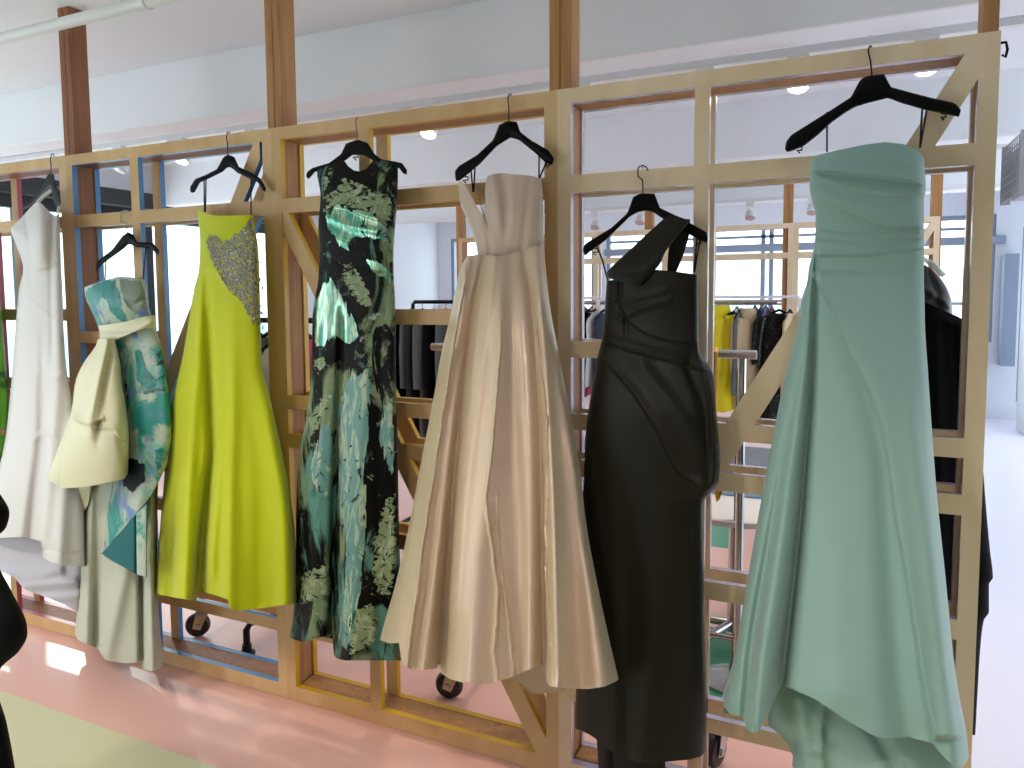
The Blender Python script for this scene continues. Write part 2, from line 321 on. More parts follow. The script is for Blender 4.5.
def cloth(name, parent, rows, top, hem, depth, folds, m, nx=120, ny=160, back=True, backhem=None, gap=.02, front=None, split=None, wave=None, sharp=.5):
    """rows: (y, left x, right x) outline; depth: (y, half depth in m); front: Y of the middle plane (default: just in front of the lattice)"""
    R_ = np.array(rows, float); ph = np.linspace(0, math.pi, nx); s = -np.cos(ph)
    L = lambda y: smooth_curve(R_[:, [0, 1]], y); Rr = lambda y: smooth_curve(R_[:, [0, 2]], y)
    def grid(top_, hem_, sgn):
        px = np.zeros((ny, nx)); py = np.zeros((ny, nx))
        for j in range(nx):
            # find top and hem heights for this s by fixed-point iteration
            yt = top_[0][1]; yh = hem_[0][1]
            for _ in range(12):
                xt = L(yt)+(s[j]+1)/2*(Rr(yt)-L(yt)); yt = .5*yt+.5*curve(top_, xt)
                xh = L(yh)+(s[j]+1)/2*(Rr(yh)-L(yh)); yh = .5*yh+.5*curve(hem_, xh)
            y = np.linspace(yt, yh, ny); py[:, j] = y; px[:, j] = L(y)+(s[j]+1)/2*(Rr(y)-L(y))
        b = smooth_curve(depth, py); prof = np.sin(ph)[None, :]**sharp if sgn > 0 else np.sin(ph)[None, :]**.5
        yc = (-(gap+b*.8) if front is None else (front if not callable(front) else front(py)))
        if sgn > 0:
            disp = sum((f(px, py) for f in folds), np.zeros_like(px))
            if wave is not None: disp = disp + wave(px, py)
            env = np.clip(np.sin(ph)[None, :]*2.5, 0, 1)
            Y = yc - b*prof - disp*env
            Y = np.minimum(Y, -.006) if front is None else Y
        else: Y = yc + b*.78*prof
        return px, py, Y
    px, py, Y = grid(top, hem, 1); V = atY(px, py, Y).reshape(-1, 3); vs = [V]; fs = []; idx = np.arange(ny*nx).reshape(ny, nx)
    q = np.stack([idx[:-1, :-1], idx[1:, :-1], idx[1:, 1:], idx[:-1, 1:]], -1).reshape(-1, 4); fs.append(q)
    cy = ((py[:-1, :-1]+py[1:, 1:])/2).ravel(); cx = ((px[:-1, :-1]+px[1:, 1:])/2).ravel()
    if back:
        bh = backhem or hem; bx, by, BY = grid(top, bh, -1); VB = atY(bx, by, BY).reshape(-1, 3); vs.append(VB)
        fs.append(q[:, ::-1]+ny*nx); cy = np.concatenate([cy, ((by[:-1, :-1]+by[1:, 1:])/2).ravel()]); cx = np.concatenate([cx, ((bx[:-1, :-1]+bx[1:, 1:])/2).ravel()])
    V = np.concatenate(vs); Fc = np.concatenate(fs)
    out = []
    groups = [(name, m, np.ones(len(Fc), bool))] if split is None else split(cx, cy)
    for nm, mm, mask in groups:
        fsub = Fc[mask]
        if not len(fsub): continue
        used, inv = np.unique(fsub, return_inverse=True); inv = inv.reshape(fsub.shape)
        o = mesh(nm, V[used], inv, mm, parent, True); out.append(o)
    return out[0] if len(out) == 1 else out
def ripple(rows, n, amp, y0, y1, phase=0, seed=0, power=1.3):
    """soft vertical folds that deepen towards the hem"""
    R_ = np.array(rows, float); rs = np.random.RandomState(seed); k = [(n*(.6+.8*rs.rand()), rs.rand()*6.28, .4+.6*rs.rand()) for _ in range(3)]
    def f(px, py):
        l = np.interp(py, R_[:, 0], R_[:, 1]); r = np.interp(py, R_[:, 0], R_[:, 2]); s = (px-l)/(r-l)
        g = np.clip((py-y0)/(y1-y0), 0, 1)**power
        return amp*g*sum(a*np.sin(2*math.pi*q*s+p+phase) for q, p, a in k)/2
    return f
def origin(px, py, Y=-.05):
    p = atY(px, py, Y); return (float(p[0]), Y, 0)

# ------------------------------------------------------------------ hangers
def hanger(label, up, lo, hook, Y, th=.022, loops=(), notch=(), m=plastic, body='wide', hm=hookm, skew=0):
    c = atY(np.array([up[0][0]]), np.array([up[0][1]]), Y)[0]; xm = float(atY((up[0][0]+up[-1][0])/2, up[0][1], Y)[0])
    t = thing('clothes_hanger', label, 'hanger', (xm, Y, 2.0), 'black hangers hooked on the lattice')
    dy = lambda x: Y + skew*(x-(up[0][0]+up[-1][0])/2)
    # smooth both edges and fill between them as a bevelled bar
    xs = np.linspace(0, 1, 60)
    def res(pts):
        p = np.array(pts, float); d = np.r_[0, np.cumsum(np.hypot(*np.diff(p, axis=0).T))]; d /= d[-1]
        return np.interp(xs, d, p[:, 0]), np.interp(xs, d, p[:, 1])
    ux, uy = res(up); lx, ly = res(lo); V = []; Fs = []; n = len(xs)
    prof = [(0, .35), (.12, .8), (.5, 1.0), (.88, .8), (1, .35)]
    k = len(prof)
    for i in range(n):
        for sg in (-1, 1):
            for f_, g_ in (prof if sg < 0 else prof[::-1]):
                x = ux[i]+(lx[i]-ux[i])*f_; y = uy[i]+(ly[i]-uy[i])*f_
                V.append(atY(x, y, dy(x)+sg*th*.5*g_))
    kk = 2*k
    for i in range(n-1):
        for j in range(kk):
            j2 = (j+1) % kk; Fs.append((i*kk+j, i*kk+j2, (i+1)*kk+j2, (i+1)*kk+j))
    Fs.append(tuple(range(kk-1, -1, -1))); Fs.append(tuple((n-1)*kk+j for j in range(kk)))
    o = mesh('hanger_body', np.array(V), Fs, m, t, True); md = o.modifiers.new('e', 'EDGE_SPLIT'); md.split_angle = math.radians(50)
    hx = hook
    pts = [atY(x, y, d) for x, y, d in hx]
    sm = []
    P_ = np.array(pts); tt = np.linspace(0, len(P_)-1, len(P_)*6)
    sm = [tuple(np.array([smooth_curve(np.c_[np.arange(len(P_)), P_[:, a]], q) for a in range(3)])) for q in tt]
    MB().tube(sm, .0022, 8).build('hook', hm, t, True)
    for lp in loops:
        MB().tube([atY(x, y, dy(x)-.002 if q == 0 else dy(x)) for q, (x, y) in enumerate(lp)], .0028, 6).build('strap_loop', elastic, t, True)
    for (x, y) in notch:
        MB().tube([atY(x-3, y-4, dy(x)), atY(x+2, y-3, dy(x)), atY(x+2, y, dy(x)), atY(x-3, y+.5, dy(x)), atY(x, y+3, dy(x))], .0028, 6).build('clip', m, t, True)
    return t
def over(x, y, base, r=3):                       # hook path that climbs the face and folds over the top edge of the rail
    return [(base[0], base[1], None)]
HY = -.024
def hk(base, top, Y=HY, over_top=True):
    bx, by = base; x, y = top
    if over_top: return [(bx, by, Y), (bx+(x-bx)*.5, by+(y-by)*.5, Y), (x-.5, y+4, -.012), (x+.5, y-.5, -.004), (x+2, y-1, .008), (x+3, y+2, .021)]
    return [(bx, by, Y), (bx+(x-bx)*.5, by+(y-by)*.5, Y), (x-4, y+9, Y), (x-4, y+2, Y+.002), (x, y-1.5, Y+.006), (x+4, y, Y+.01), (x+6, y+4, Y+.012)]
hanger('wide matte black hanger above the mint strapless gown', 
       [(785, 149), (786, 142), (791, 135), (831, 110), (851, 97), (860, 80), (866, 76), (884, 74), (891, 87), (928, 97), (955, 103), (961, 110)],
       [(787, 152), (792, 151), (804, 146), (818, 135), (831, 123), (845, 113), (855, 107), (868, 103), (888, 98), (901, 103), (925, 110), (945, 114), (959, 117)],
       hk((872, 76), (869, 47)), -.045, .04, [[(827, 112), (827, 152)], [(924, 96), (922, 112), (920, 148)], [(927, 108), (920, 148)]], [(800, 150), (944, 117)], plasticm)
hanger('glossy black hanger holding the champagne gown by elastic loops',
       [(455, 176), (455, 171), (458.6, 166), (477, 155), (493, 140), (499, 125), (507, 121), (516.7, 121.6), (520.4, 132), (531.6, 140.6), (549, 150.5), (554, 158)],
       [(456, 181), (459, 181), (465, 176.5), (480, 164), (497, 146), (510.5, 137.5), (519, 140), (534, 152), (546, 163), (552.6, 164.6)],
       hk((509, 121), (508.5, 95)), -.035, .03, [[(471, 170), (473, 192)], [(475, 168), (473.5, 192)], [(539, 152), (539, 178)], [(546, 163), (539.5, 178)]], [(466, 180), (548, 165)])
hanger('glossy black hanger carrying the dark olive one-shoulder gown',
       [(583, 251), (583, 247), (586, 243), (611, 228), (627.4, 213), (633, 197), (641, 193), (654.7, 194), (660, 207.8), (679, 217), (706.6, 232), (708, 238)],
       [(585, 256), (590.5, 251.5), (605.5, 240.5), (630, 216.5), (638, 212), (646.5, 210.5), (653, 212), (660, 217), (690, 235), (706.6, 243)],
       hk((643, 194), (642, 167), HY, False), -.035, .03, [[(597, 246), (603, 262), (608, 282)], [(697, 239), (694, 272)], [(700, 240), (694.5, 272)]], [(596, 252), (699, 243)])
hanger('slim black hanger inside the black and green printed gown',
       [(306, 176), (307, 172), (312, 168), (329, 163), (341, 154), (346, 143.4), (357.7, 139.5), (368, 143), (374.6, 154), (381, 159), (402, 163), (407, 170)],
       [(308, 179), (310, 178), (314.7, 172), (329, 168.5), (346, 160), (352.5, 155), (363, 155), (371, 159), (378.5, 165), (399, 168), (403, 173.4), (406.7, 174.7)],
       hk((357, 140), (356, 118)), -.075, .02, [], [(356, 157)], plasticm, hm=hooks)
hanger('contoured black hanger above the chartreuse gown',
       [(190, 191), (190, 187), (195, 179), (206, 174.7), (217, 169), (223.4, 157), (228, 154.4), (234.4, 157), (239, 167), (253, 173), (261, 179), (266, 188)],
       [(192, 193), (195, 192), (200, 182.5), (206, 180), (223, 171.6), (226.5, 168), (229.7, 167), (233, 169), (237.5, 173), (258, 182.5), (262, 190), (265.6, 192.5)],
       hk((228, 155), (227, 133)), -.035, .02, [[(204, 178), (204.5, 212)], [(206, 178), (205.5, 212)], [(251, 178), (251, 215)]], [])
hanger('small contoured black hanger above the teal floral gown',
       [(95.5, 268), (96, 264), (100, 259), (112, 250), (122.4, 236), (128.4, 232), (133.5, 235), (137.4, 242), (152.4, 242.5), (159.3, 250)],
       [(97, 272.5), (101.5, 265), (107.4, 260.5), (124, 248.5), (128, 244.5), (131, 244.5), (136, 247), (151, 248.5), (155.4, 253), (158.4, 255.4)],
       hk((127, 233), (125, 212), HY, False), -.045, .018, [[(106, 259), (105, 281)], [(146, 247), (143, 280)]], [], hm=hooks)
hanger('black hanger turned edge-on, carrying the ivory gown by its straps',
       [(22, 208), (28, 202), (34, 197), (42, 185), (47, 175.6), (49, 173), (53.8, 174), (55, 183), (60, 191), (61, 204)],
       [(24, 210), (30, 207), (38, 200), (45, 194), (50, 189.7), (52, 192), (53, 196), (54, 201), (56, 206), (60, 206)],
       hk((51, 174), (51, 155)), -.11, .02, [], [], skew=-.003)

# ------------------------------------------------------------------ gowns
def parts_by(waist, a, ma, b, mb):
    def f(cx, cy):
        w = curve(waist, cx); return [(a, ma, cy < w), (b, mb, cy >= w)]
    return f
# --- mint gown, rightmost
mint = mat('mint_faille', '90b0a7', .62, spec=.25, sheen=.25, bump=.08, bscale=900)
mint_in = mat('mint_lining', '98b6aa', .7, spec=.2, bump=.05, bscale=700)
g = thing('evening_gown', 'mint green strapless gown with draped bodice and wrapped skirt, rightmost on the partition', 'gown', origin(860, 400), 'gowns hanging on the lattice partition')
rows = [(143, 809, 921), (158, 810, 924), (172, 809.5, 925), (187, 809.5, 926), (200, 812, 924), (216, 815.5, 924), (237, 815, 924), (254, 812.5, 924), (267, 809, 924), (282, 807, 924), (298, 802, 924.5), (325, 798, 925),
        (372, 786, 928), (431, 774, 932), (495, 762, 937), (582, 747, 946), (652, 735, 953), (700, 724, 960), (730, 722, 966), (770, 722, 970)]
top = [(806, 163), (812.7, 158), (820, 154.5), (834, 151), (862, 145), (885, 142), (903, 144), (916, 149), (922, 155), (926, 162)]
hem = [(722, 700), (724, 707), (730, 714), (744, 717.5), (745.5, 729), (752, 733), (758, 732), (768, 716), (780, 687), (783, 685), (815, 699), (850, 722.5), (872, 735), (885, 739), (908, 737), (932, 743), (942, 755), (952, 765), (961, 767), (966, 763), (970, 754)]
depth = [(143, .085), (190, .11), (250, .085), (300, .10), (450, .13), (620, .19), (720, .23), (775, .24)]
wst = [(805, 254), (811, 254.4), (855, 255), (898, 250.6), (926, 247)]
fl = [Fold('H', [(806, 171), (832, 171), (862, 174.5), (893, 177.5), (913, 181.5), (928, 187)], .030, 12), Fold('H', [(812, 173), (834, 181), (862, 190), (898, 193.5), (926, 192)], .020, 8),
      Fold('H', [(812, 197), (834, 206), (862, 217.6), (893, 224.5), (926, 227)], .024, 13), Fold('H', [(815, 228), (847, 232), (926, 231)], .013, 6), Fold('H', [(815, 239), (882, 242), (926, 237)], .015, 7),
      Fold('H', wst, .015, 8), Fold('h', [(812, 163), (860, 158), (925, 168)], .004, 6), Fold('h', [(812, 188), (860, 205), (925, 212)], .003, 5),
      Fold('V', [(816, 262), (815, 300), (812, 372), (805, 466), (797, 553), (786, 647), (781, 690)], -.02, 3, -.13, 7),
      Fold('V', [(812, 262), (806, 320), (800, 372), (788, 466), (776, 560), (760, 660), (752, 722)], .012, 7, .06, 13),
      Fold('V', [(806, 330), (790, 420), (770, 540), (752, 650), (746, 715)], -.004, 4, -.07, 6),
      Fold('R', [(814, 276), (829, 300), (838, 318), (844, 337), (865, 378), (885, 431), (897, 512), (911, 594), (923, 670), (935, 735)], .030, 34, .052, 44),
      Fold('V', [(838, 330), (868, 400), (882, 460), (890, 560), (900, 680), (908, 735)], -.004, 9, -.04, 18), Fold('V', [(830, 360), (834, 500), (836, 690)], .0, 20, .018, 25), Fold('V', [(912, 420), (932, 560), (950, 700), (956, 760)], .01, 10, .04, 12)]
cloth('bodice', g, rows, top, hem, depth, fl, mint, 190, 420, True, [(700, 712), (790, 718), (975, 752)], split=parts_by(wst, 'bodice', mint, 'skirt', mint))
brow = [(600, 790, 935), (690, 768, 945), (722, 768, 952), (749, 791, 957), (770, 788, 960), (800, 786, 962)]
cloth('underskirt', g, brow, [(760, 670), (980, 670)], [(766, 722), (780, 738), (791, 750), (789, 765), (800, 772), (830, 778), (880, 782), (930, 776), (970, 768)], [(600, .10), (800, .17)],
      [Fold('L', [(826, 690), (822, 730), (822, 780)], .03, 8), Fold('V', [(840, 700), (880, 740), (900, 780)], -.02, 8), Fold('V', [(800, 700), (806, 775)], .03, 9), Fold('h', [(770, 735), (795, 748), (822, 752)], .012, 5)],
      mint_in, 90, 60, False, front=-.15)

# --- dark olive gown
oliv = mat('olive_satin', '1a150b', .42, spec=.2, sheen=.05, bump=.05, bscale=500)
oliv_in = mat('olive_lining', '14120e', .8)
g = thing('evening_gown', 'dark olive satin one-shoulder gown with diagonal drape at the hip', 'gown', origin(650, 450), 'gowns hanging on the lattice partition')
rows = [(265, 607, 699), (280, 606.5, 698.6), (305, 605, 698.4), (338, 602, 698.5), (351, 599, 699.5), (359, 597, 704), (368, 595.5, 711), (381, 593, 714.5), (400, 590, 715.5), (420, 587, 717), (440, 585, 719), (454, 584.5, 720.5), (481, 583.5, 719), (492, 583, 712), (501, 582.8, 704), (510, 582.5, 703), (587, 580, 704), (665, 577, 706), (730, 575, 706.5), (765, 575, 706)]
top = [(604, 282), (612, 280), (640, 276), (655, 269.5), (679, 272), (700, 275)]
hem = [(574, 728), (580, 730), (590, 735), (599, 741), (609, 750), (617, 756), (632, 760), (645, 763.5), (670, 761.5), (690, 759.5), (700, 757), (707, 751)]
depth = [(265, .075), (340, .08), (420, .11), (520, .12), (700, .16), (765, .17)]
fl = [Fold('H', [(617, 300), (624, 312), (630, 321), (649, 334), (679, 341), (700, 340)], .010, 10), Fold('H', [(601, 337.5), (624.6, 348.5), (657, 357), (687, 365.5), (713, 372)], .009, 8), Fold('H', [(598, 330), (640, 347), (680, 355), (704, 361)], .005, 5),
      Fold('R', [(599, 352), (619, 376), (633, 392), (661, 437), (678, 471), (697, 484), (705, 490)], .012, 12, .02, 14),
      Fold('h', [(622, 318), (640, 308), (668, 300)], .006, 4), Fold('h', [(620, 304), (640, 298), (664, 292)], .004, 4), Fold('V', [(620, 288), (619, 300), (626, 318)], -.008, 2.5), Fold('V', [(640, 365), (668, 400), (700, 452), (706, 480)], .012, 9), Fold('V', [(690, 370), (704, 410), (708, 460)], -.014, 6), Fold('V', [(700, 362), (712, 400), (714, 470)], .014, 4),
      Fold('V', [(604, 440), (612, 560), (616, 740)], .004, 14, .02, 14), Fold('V', [(668, 500), (655, 600), (640, 755)], .003, 16, .03, 18), Fold('V', [(625, 500), (626, 640), (628, 755)], -.003, 10, -.02, 10), Fold('V', [(690, 520), (690, 640), (688, 755)], .0, 10, .012, 12)]
cloth('dress_body', g, rows, top, hem, depth, fl, oliv, 150, 380, True, [(570, 715), (720, 742)], split=parts_by([(590, 337), (624.6, 348.5), (657, 357), (715, 372)], 'bodice', oliv, 'skirt', oliv))
cloth('shoulder_band', g, [(212, 662, 690), (222, 650, 688), (236, 638, 677), (252, 624, 665.5), (264, 613, 660), (272, 607, 653), (284, 610, 643), (288, 618, 642)],
      [(606, 274), (611, 266), (626, 251), (640, 237), (652, 226), (663, 214.5), (676, 215.5), (688, 220)], [(606, 276), (611, 279), (625, 283), (642, 286), (650, 276), (660, 265), (672, 243), (680, 230), (689, 221)], [(212, .016), (288, .03)],
      [Fold('h', [(614, 270), (640, 272), (660, 255)], .006, 5), Fold('h', [(620, 262), (650, 245), (680, 224)], .004, 6)], oliv, 60, 60, True, front=lambda y: -.055-.10*np.clip((y-214)/50, 0, 1))
cloth('rear_strap', g, [(217, 684, 690), (228, 676, 690), (250, 668.5, 685), (274, 667, 675.5)], [(683, 219), (691, 219)], [(666, 271), (676, 273)], [(217, .004), (274, .004)], [], oliv_in, 14, 30, True, front=-.03)
cloth('lining_hem', g, [(700, 592, 660), (745, 597, 664), (800, 600, 668)], [(590, 720), (670, 722)], [(590, 792), (670, 792)], [(700, .10), (800, .11)], [Fold('V', [(612, 730), (613, 790)], -.02, 3)], oliv_in, 40, 30, True, front=-.10)

# --- champagne gown
champ = mat('champagne_organza', 'cdb49c', .33, metal=.18, spec=.5, sheen=.2, bump=.3, bscale=14, stretch=(6, 6, .9), ani=.4)
champ_b = mat('champagne_bodice', 'cdb4a2', .42, spec=.4, sheen=.3, bump=.2, bscale=10, stretch=(5, 5, 1))
_n = champ.node_tree.nodes; _l = champ.node_tree.links; _b = _n['Principled BSDF']           # shot fabric: gold weft over a rosy warp, by viewing angle of the weave
_lw = _n.new('ShaderNodeLayerWeight'); _lw.inputs[0].default_value = .45; _mx = _n.new('ShaderNodeMix'); _mx.data_type = 'RGBA'; _mx.inputs['A'].default_value = lin('c6ab98'); _mx.inputs['B'].default_value = lin('d8c298'); _l.new(_lw.outputs['Facing'], _mx.inputs['Factor']); _l.new(_mx.outputs['Result'], _b.inputs['Base Color'])
g = thing('evening_gown', 'champagne organza strapless ballgown with notched neckline and full flared skirt', 'gown', origin(500, 450), 'gowns hanging on the lattice partition')
brow = [(172, 459, 540), (184, 458.5, 542), (190, 458.7, 542.5), (204, 460.5, 543), (219, 467, 543.3), (234, 473, 543.5), (251, 477, 543.8), (262, 478, 544)]
btop = [(457, 184), (460, 181), (464, 184), (467, 189), (471, 196), (477, 206.5), (482, 215), (485.3, 222), (485.7, 205), (484.5, 196), (485, 184), (487, 176.5), (493, 174), (502, 173), (512, 174.2), (522, 174.6), (533, 176), (540, 178.5), (545, 182)]
cloth('bodice', g, brow, btop, [(470, 255), (478, 256), (500, 257.5), (520, 252.5), (545, 243)], [(172, .07), (215, .095), (260, .075)],
      [Fold('V', [(486, 222), (488, 235), (490, 256)], -.006, 3), Fold('V', [(501, 176), (505, 195), (506, 215)], -.012, 5), Fold('V', [(512, 176), (512, 200), (508, 250)], .004, 4), Fold('V', [(530, 180), (526, 215), (522, 250)], -.005, 4), Fold('h', [(470, 205), (478, 225), (486, 224)], -.003, 5), Fold('V', [(494, 180), (497, 205), (500, 225)], .006, 6)],
      champ_b, 150, 90, True, [(470, 252), (545, 246)], gap=.02)
rows = [(240, 470, 543.8), (252, 468, 544.3), (270, 460, 546), (312, 451, 551), (360, 440, 560.5), (384, 436, 565), (462, 421, 579), (528, 408.5, 587), (582, 396, 597), (638, 380.5, 609), (680, 372, 618.6), (700, 369, 622)]
top = [(466, 256), (478, 254.5), (500, 256), (520, 251), (546, 241.5)]
hem = [(376, 637), (380, 640), (389, 643.3), (399, 643), (401, 659), (405, 666), (413, 670), (436, 669), (439, 664), (441, 673), (450, 679), (463, 682.7), (489, 683.7), (512, 677), (530, 669), (543, 664.5), (545, 680), (549, 686), (562, 688.3), (589, 689), (605, 686.5), (616, 681.5), (622, 676)]
depth = [(240, .08), (300, .13), (420, .19), (560, .27), (690, .34)]
fl = [Fold('V', [(468, 262), (458, 330), (448, 378), (433, 480), (421, 552), (405, 668)], .02, 4, .05, 9), Fold('V', [(484, 258), (472, 320), (463, 390), (452, 500), (446, 580), (440, 672)], -.018, 4, -.11, 8),
      Fold('V', [(476, 262), (466, 340), (455, 420), (440, 540), (422, 668)], -.0, 4, .03, 8), Fold('V', [(500, 262), (499, 360), (488, 470), (476, 560), (468, 680)], .018, 8, .055, 18), Fold('V', [(494, 260), (487, 330), (478, 410), (466, 500), (456, 600)], .014, 4, .02, 7),
      Fold('V', [(524, 258), (532, 300), (541, 420), (544, 560), (544, 668)], -.012, 5, -.10, 8), Fold('V', [(538, 262), (543, 360), (550, 492), (553, 575), (556, 688)], .015, 6, .07, 10), Fold('V', [(560, 420), (572, 540), (582, 688)], -.002, 6, -.03, 10), Fold('V', [(545, 300), (565, 400), (590, 560), (604, 686)], .004, 7, .04, 12),
      Fold('V', [(510, 262), (512, 400), (517, 520), (520, 675)], -.006, 7, -.03, 12), Fold('V', [(415, 480), (397, 640)], .01, 6, .03, 8)]
def crinkle(line, amp, seed):
    rs = np.random.RandomState(seed); ys = np.arange(line[0][1], line[-1][1], 4.0); xs_ = np.interp(ys, [p[1] for p in line], [p[0] for p in line]) + np.cumsum(rs.normal(0, .45, len(ys)))*.6
    return Fold('V', list(zip(xs_, ys)), amp, 1.1, amp*1.6, 1.5)
fl += [crinkle([(500, 350), (495, 420), (487, 500), (498, 590), (493, 650), (497, 680)], .013, 1), crinkle([(497, 520), (503, 575), (513, 640), (516, 672)], .012, 2), crinkle([(536, 330), (547, 420), (548, 492), (548, 575), (553, 680)], .014, 3), crinkle([(465, 280), (447, 385), (431, 490), (419, 560), (406, 664)], .014, 4)]
cloth('skirt', g, rows, top, hem, depth, fl, champ, 300, 420, True, [(370, 636), (400, 650), (500, 668), (520, 683), (535, 694), (562, 692), (575, 680), (622, 668)], gap=.02)

# --- black and green printed gown
prt = mat('printed_organza', '0a0808', .5, spec=.12, bump=.1, bscale=300)
noise_mix(prt, '0f0c0d', [('7f8f6c', 2.6, (1.5, 1, .8), .50, .56, 1.0), ('5f8f83', 3.4, (1.6, 1, .7), .54, .62, 1.5), ('9db0a0', 9, (1.2, 1, 1.5), .63, .67, 2.5), ('0b090b', 5, (2, 1, .6), .57, .60, 2.0)])
foil = mat('print_foil', '7fb79d', .18, metal=.75, bump=.6, bscale=30, stretch=(3, 1, .5)); noise_mix(foil, 'a9bf9f', [('4f9c86', 14, (2.5, 1, .6), .45, .55, 1.5), ('14120f', 8, (1.2, 1, 1.2), .56, .60, 2.0)])
g = thing('evening_gown', 'sleeveless black gown splashed with metallic green brushstroke print', 'gown', origin(350, 400), 'gowns hanging on the lattice partition')
rows = [(158, 322, 398), (165, 317.5, 398), (172, 317, 398), (195, 320.5, 397.5), (229, 318, 395), (255, 319.5, 393.5), (281, 318, 394), (297, 315, 395), (320, 312.5, 395.5), (371, 311.5, 396), (413, 307, 397), (446, 301, 397.8), (497, 296.5, 398.5), (567, 295.5, 400), (610, 293.5, 401), (638, 290, 401), (662, 289, 401)]
top = [(315, 173), (318, 170), (330, 164.5), (342, 159), (344, 160), (348, 166), (354, 170.5), (360, 171.5), (366, 169), (371, 163), (374, 159.5), (385, 160), (396, 161.5), (399, 166)]
hem = [(288, 636), (291, 638.5), (303, 642), (318, 638), (332.5, 633.5), (333.5, 655), (338, 659), (346, 660.5), (402, 660.5)]
depth = [(158, .035), (190, .07), (240, .075), (290, .065), (450, .10), (660, .15)]
fl = [Fold('H', [(318, 205), (340, 206), (365, 216), (395, 224)], .006, 8), Fold('H', [(318, 228), (345, 240), (370, 248), (394, 252)], .006, 6), Fold('H', [(320, 254), (350, 266), (394, 272)], .005, 5), Fold('h', [(322, 214), (350, 226), (380, 232)], .005, 4),
      Fold('V', [(341, 330), (336, 460), (334, 560), (333, 640)], -.02, 3, -.09, 5), Fold('V', [(328, 330), (318, 460), (310, 636)], .005, 8, .04, 12), Fold('V', [(362, 330), (360, 460), (352, 655)], .006, 10, .04, 12), Fold('V', [(382, 300), (380, 460), (382, 655)], -.004, 6, -.03, 8)]
cloth('dress_body', g, rows, top, hem, depth, fl, prt, 150, 380, True, [(285, 630), (405, 652)])
fb = mat('foil_pleats', '6fa893', .2, metal=.6, bump=.4, bscale=30)
noise_mix(fb, '83b89c', [('c8d6b8', 22, (2.5, 1, .5), .5, .56, .5), ('2f6f60', 12, (3, 1, .4), .55, .62, .5)])
def patch(name, parent, poly, rows_, depth_, lift, m, gap=.02, fl=()):
    """a piece lying on the garment: same outline curves, cut to a polygon"""
    P = np.array(poly, float); x0, y0 = P.min(0); x1, y1 = P.max(0)
    nx, ny = max(8, int((x1-x0)/1.1)), max(8, int((y1-y0)/1.1)); X, Y_ = np.meshgrid(np.linspace(x0, x1, nx), np.linspace(y0, y1, ny))
    R_ = np.array(rows_, float); l = smooth_curve(R_[:, [0, 1]], Y_); r = smooth_curve(R_[:, [0, 2]], Y_); s = np.clip(2*(X-l)/(r-l)-1, -.9999, .9999)
    b = smooth_curve(depth_, Y_); prof = np.sqrt(1-s*s); d = sum((f(X, Y_) for f in fl), np.zeros_like(X)); env = np.clip(prof*2.5, 0, 1)
    YY = -(gap+b*.8) - b*prof**.5 - d*env - lift
    inside = np.zeros(X.shape, bool); j = len(P)-1
    for i in range(len(P)):
        c = ((P[i, 1] > Y_) != (P[j, 1] > Y_)) & (X < (P[j, 0]-P[i, 0])*(Y_-P[i, 1])/(P[j, 1]-P[i, 1]+1e-9)+P[i, 0]); inside ^= c; j = i
    idx = np.arange(nx*ny).reshape(ny, nx); q = np.stack([idx[:-1, :-1], idx[1:, :-1], idx[1:, 1:], idx[:-1, 1:]], -1); ok = inside[:-1, :-1] & inside[1:, :-1] & inside[1:, 1:] & inside[:-1, 1:]
    fsub = q[ok]; V = atY(X, Y_, YY).reshape(-1, 3); used, inv = np.unique(fsub, return_inverse=True)
    D_ = np.full(X.shape, 99.)
    for i in range(len(P)):
        A, B = P[i-1], P[i]; ab = B-A; tt = np.clip(((X-A[0])*ab[0]+(Y_-A[1])*ab[1])/(ab@ab), 0, 1); D_ = np.minimum(D_, np.hypot(X-A[0]-tt*ab[0], Y_-A[1]-tt*ab[1]))
    o = mesh(name, V[used], inv.reshape(fsub.shape), m, parent, True)
    at_ = o.data.attributes.new('inset', 'FLOAT', 'POINT'); at_.data.foreach_set('value', np.clip(D_.ravel()[used]/7, 0, 1).astype(np.float32)); return o
def ragged(m, sc, stretch, amt=1.0, thr=.60):
    n = m.node_tree.nodes; l = m.node_tree.links; a = n.new('ShaderNodeAttribute'); a.attribute_name = 'inset'; tc = n.new('ShaderNodeTexCoord'); mp = n.new('ShaderNodeMapping'); mp.inputs['Scale'].default_value = stretch; mp.inputs['Rotation'].default_value = (0, .35, 0)
    t = n.new('ShaderNodeTexNoise'); t.inputs['Scale'].default_value = sc; t.inputs['Detail'].default_value = 5; l.new(tc.outputs['Object'], mp.inputs[0]); l.new(mp.outputs[0], t.inputs['Vector'])
    ma = n.new('ShaderNodeMath'); ma.operation = 'MULTIPLY_ADD'; ma.inputs[1].default_value = .42*amt; l.new(a.outputs['Fac'], ma.inputs[0]); l.new(t.outputs[0], ma.inputs[2])
    gt = n.new('ShaderNodeMath'); gt.operation = 'GREATER_THAN'; gt.inputs[1].default_value = thr; l.new(ma.outputs[0], gt.inputs[0]); l.new(gt.outputs[0], n['Principled BSDF'].inputs['Alpha'])
for m__, st__ in ((foil, (2, 1, 1.2)), (fb, (2.5, 1, .8))): ragged(m__, 16, st__)
pb = (rows, depth)
patch('foil_panel', g, [(322, 208), (334, 204), (352, 207), (372, 212), (392, 232), (393, 246), (380, 243), (366, 238), (352, 240), (349, 252), (338, 246), (328, 232)], *pb, .004, foil, fl=fl)
patch('foil_panel', g, [(314, 300), (323, 282), (330, 276), (338, 284), (347, 300), (352, 318), (359, 330), (356, 340), (344, 342), (334, 336), (328, 345), (312, 352), (312, 330)], *pb, .004, fb, fl=fl)
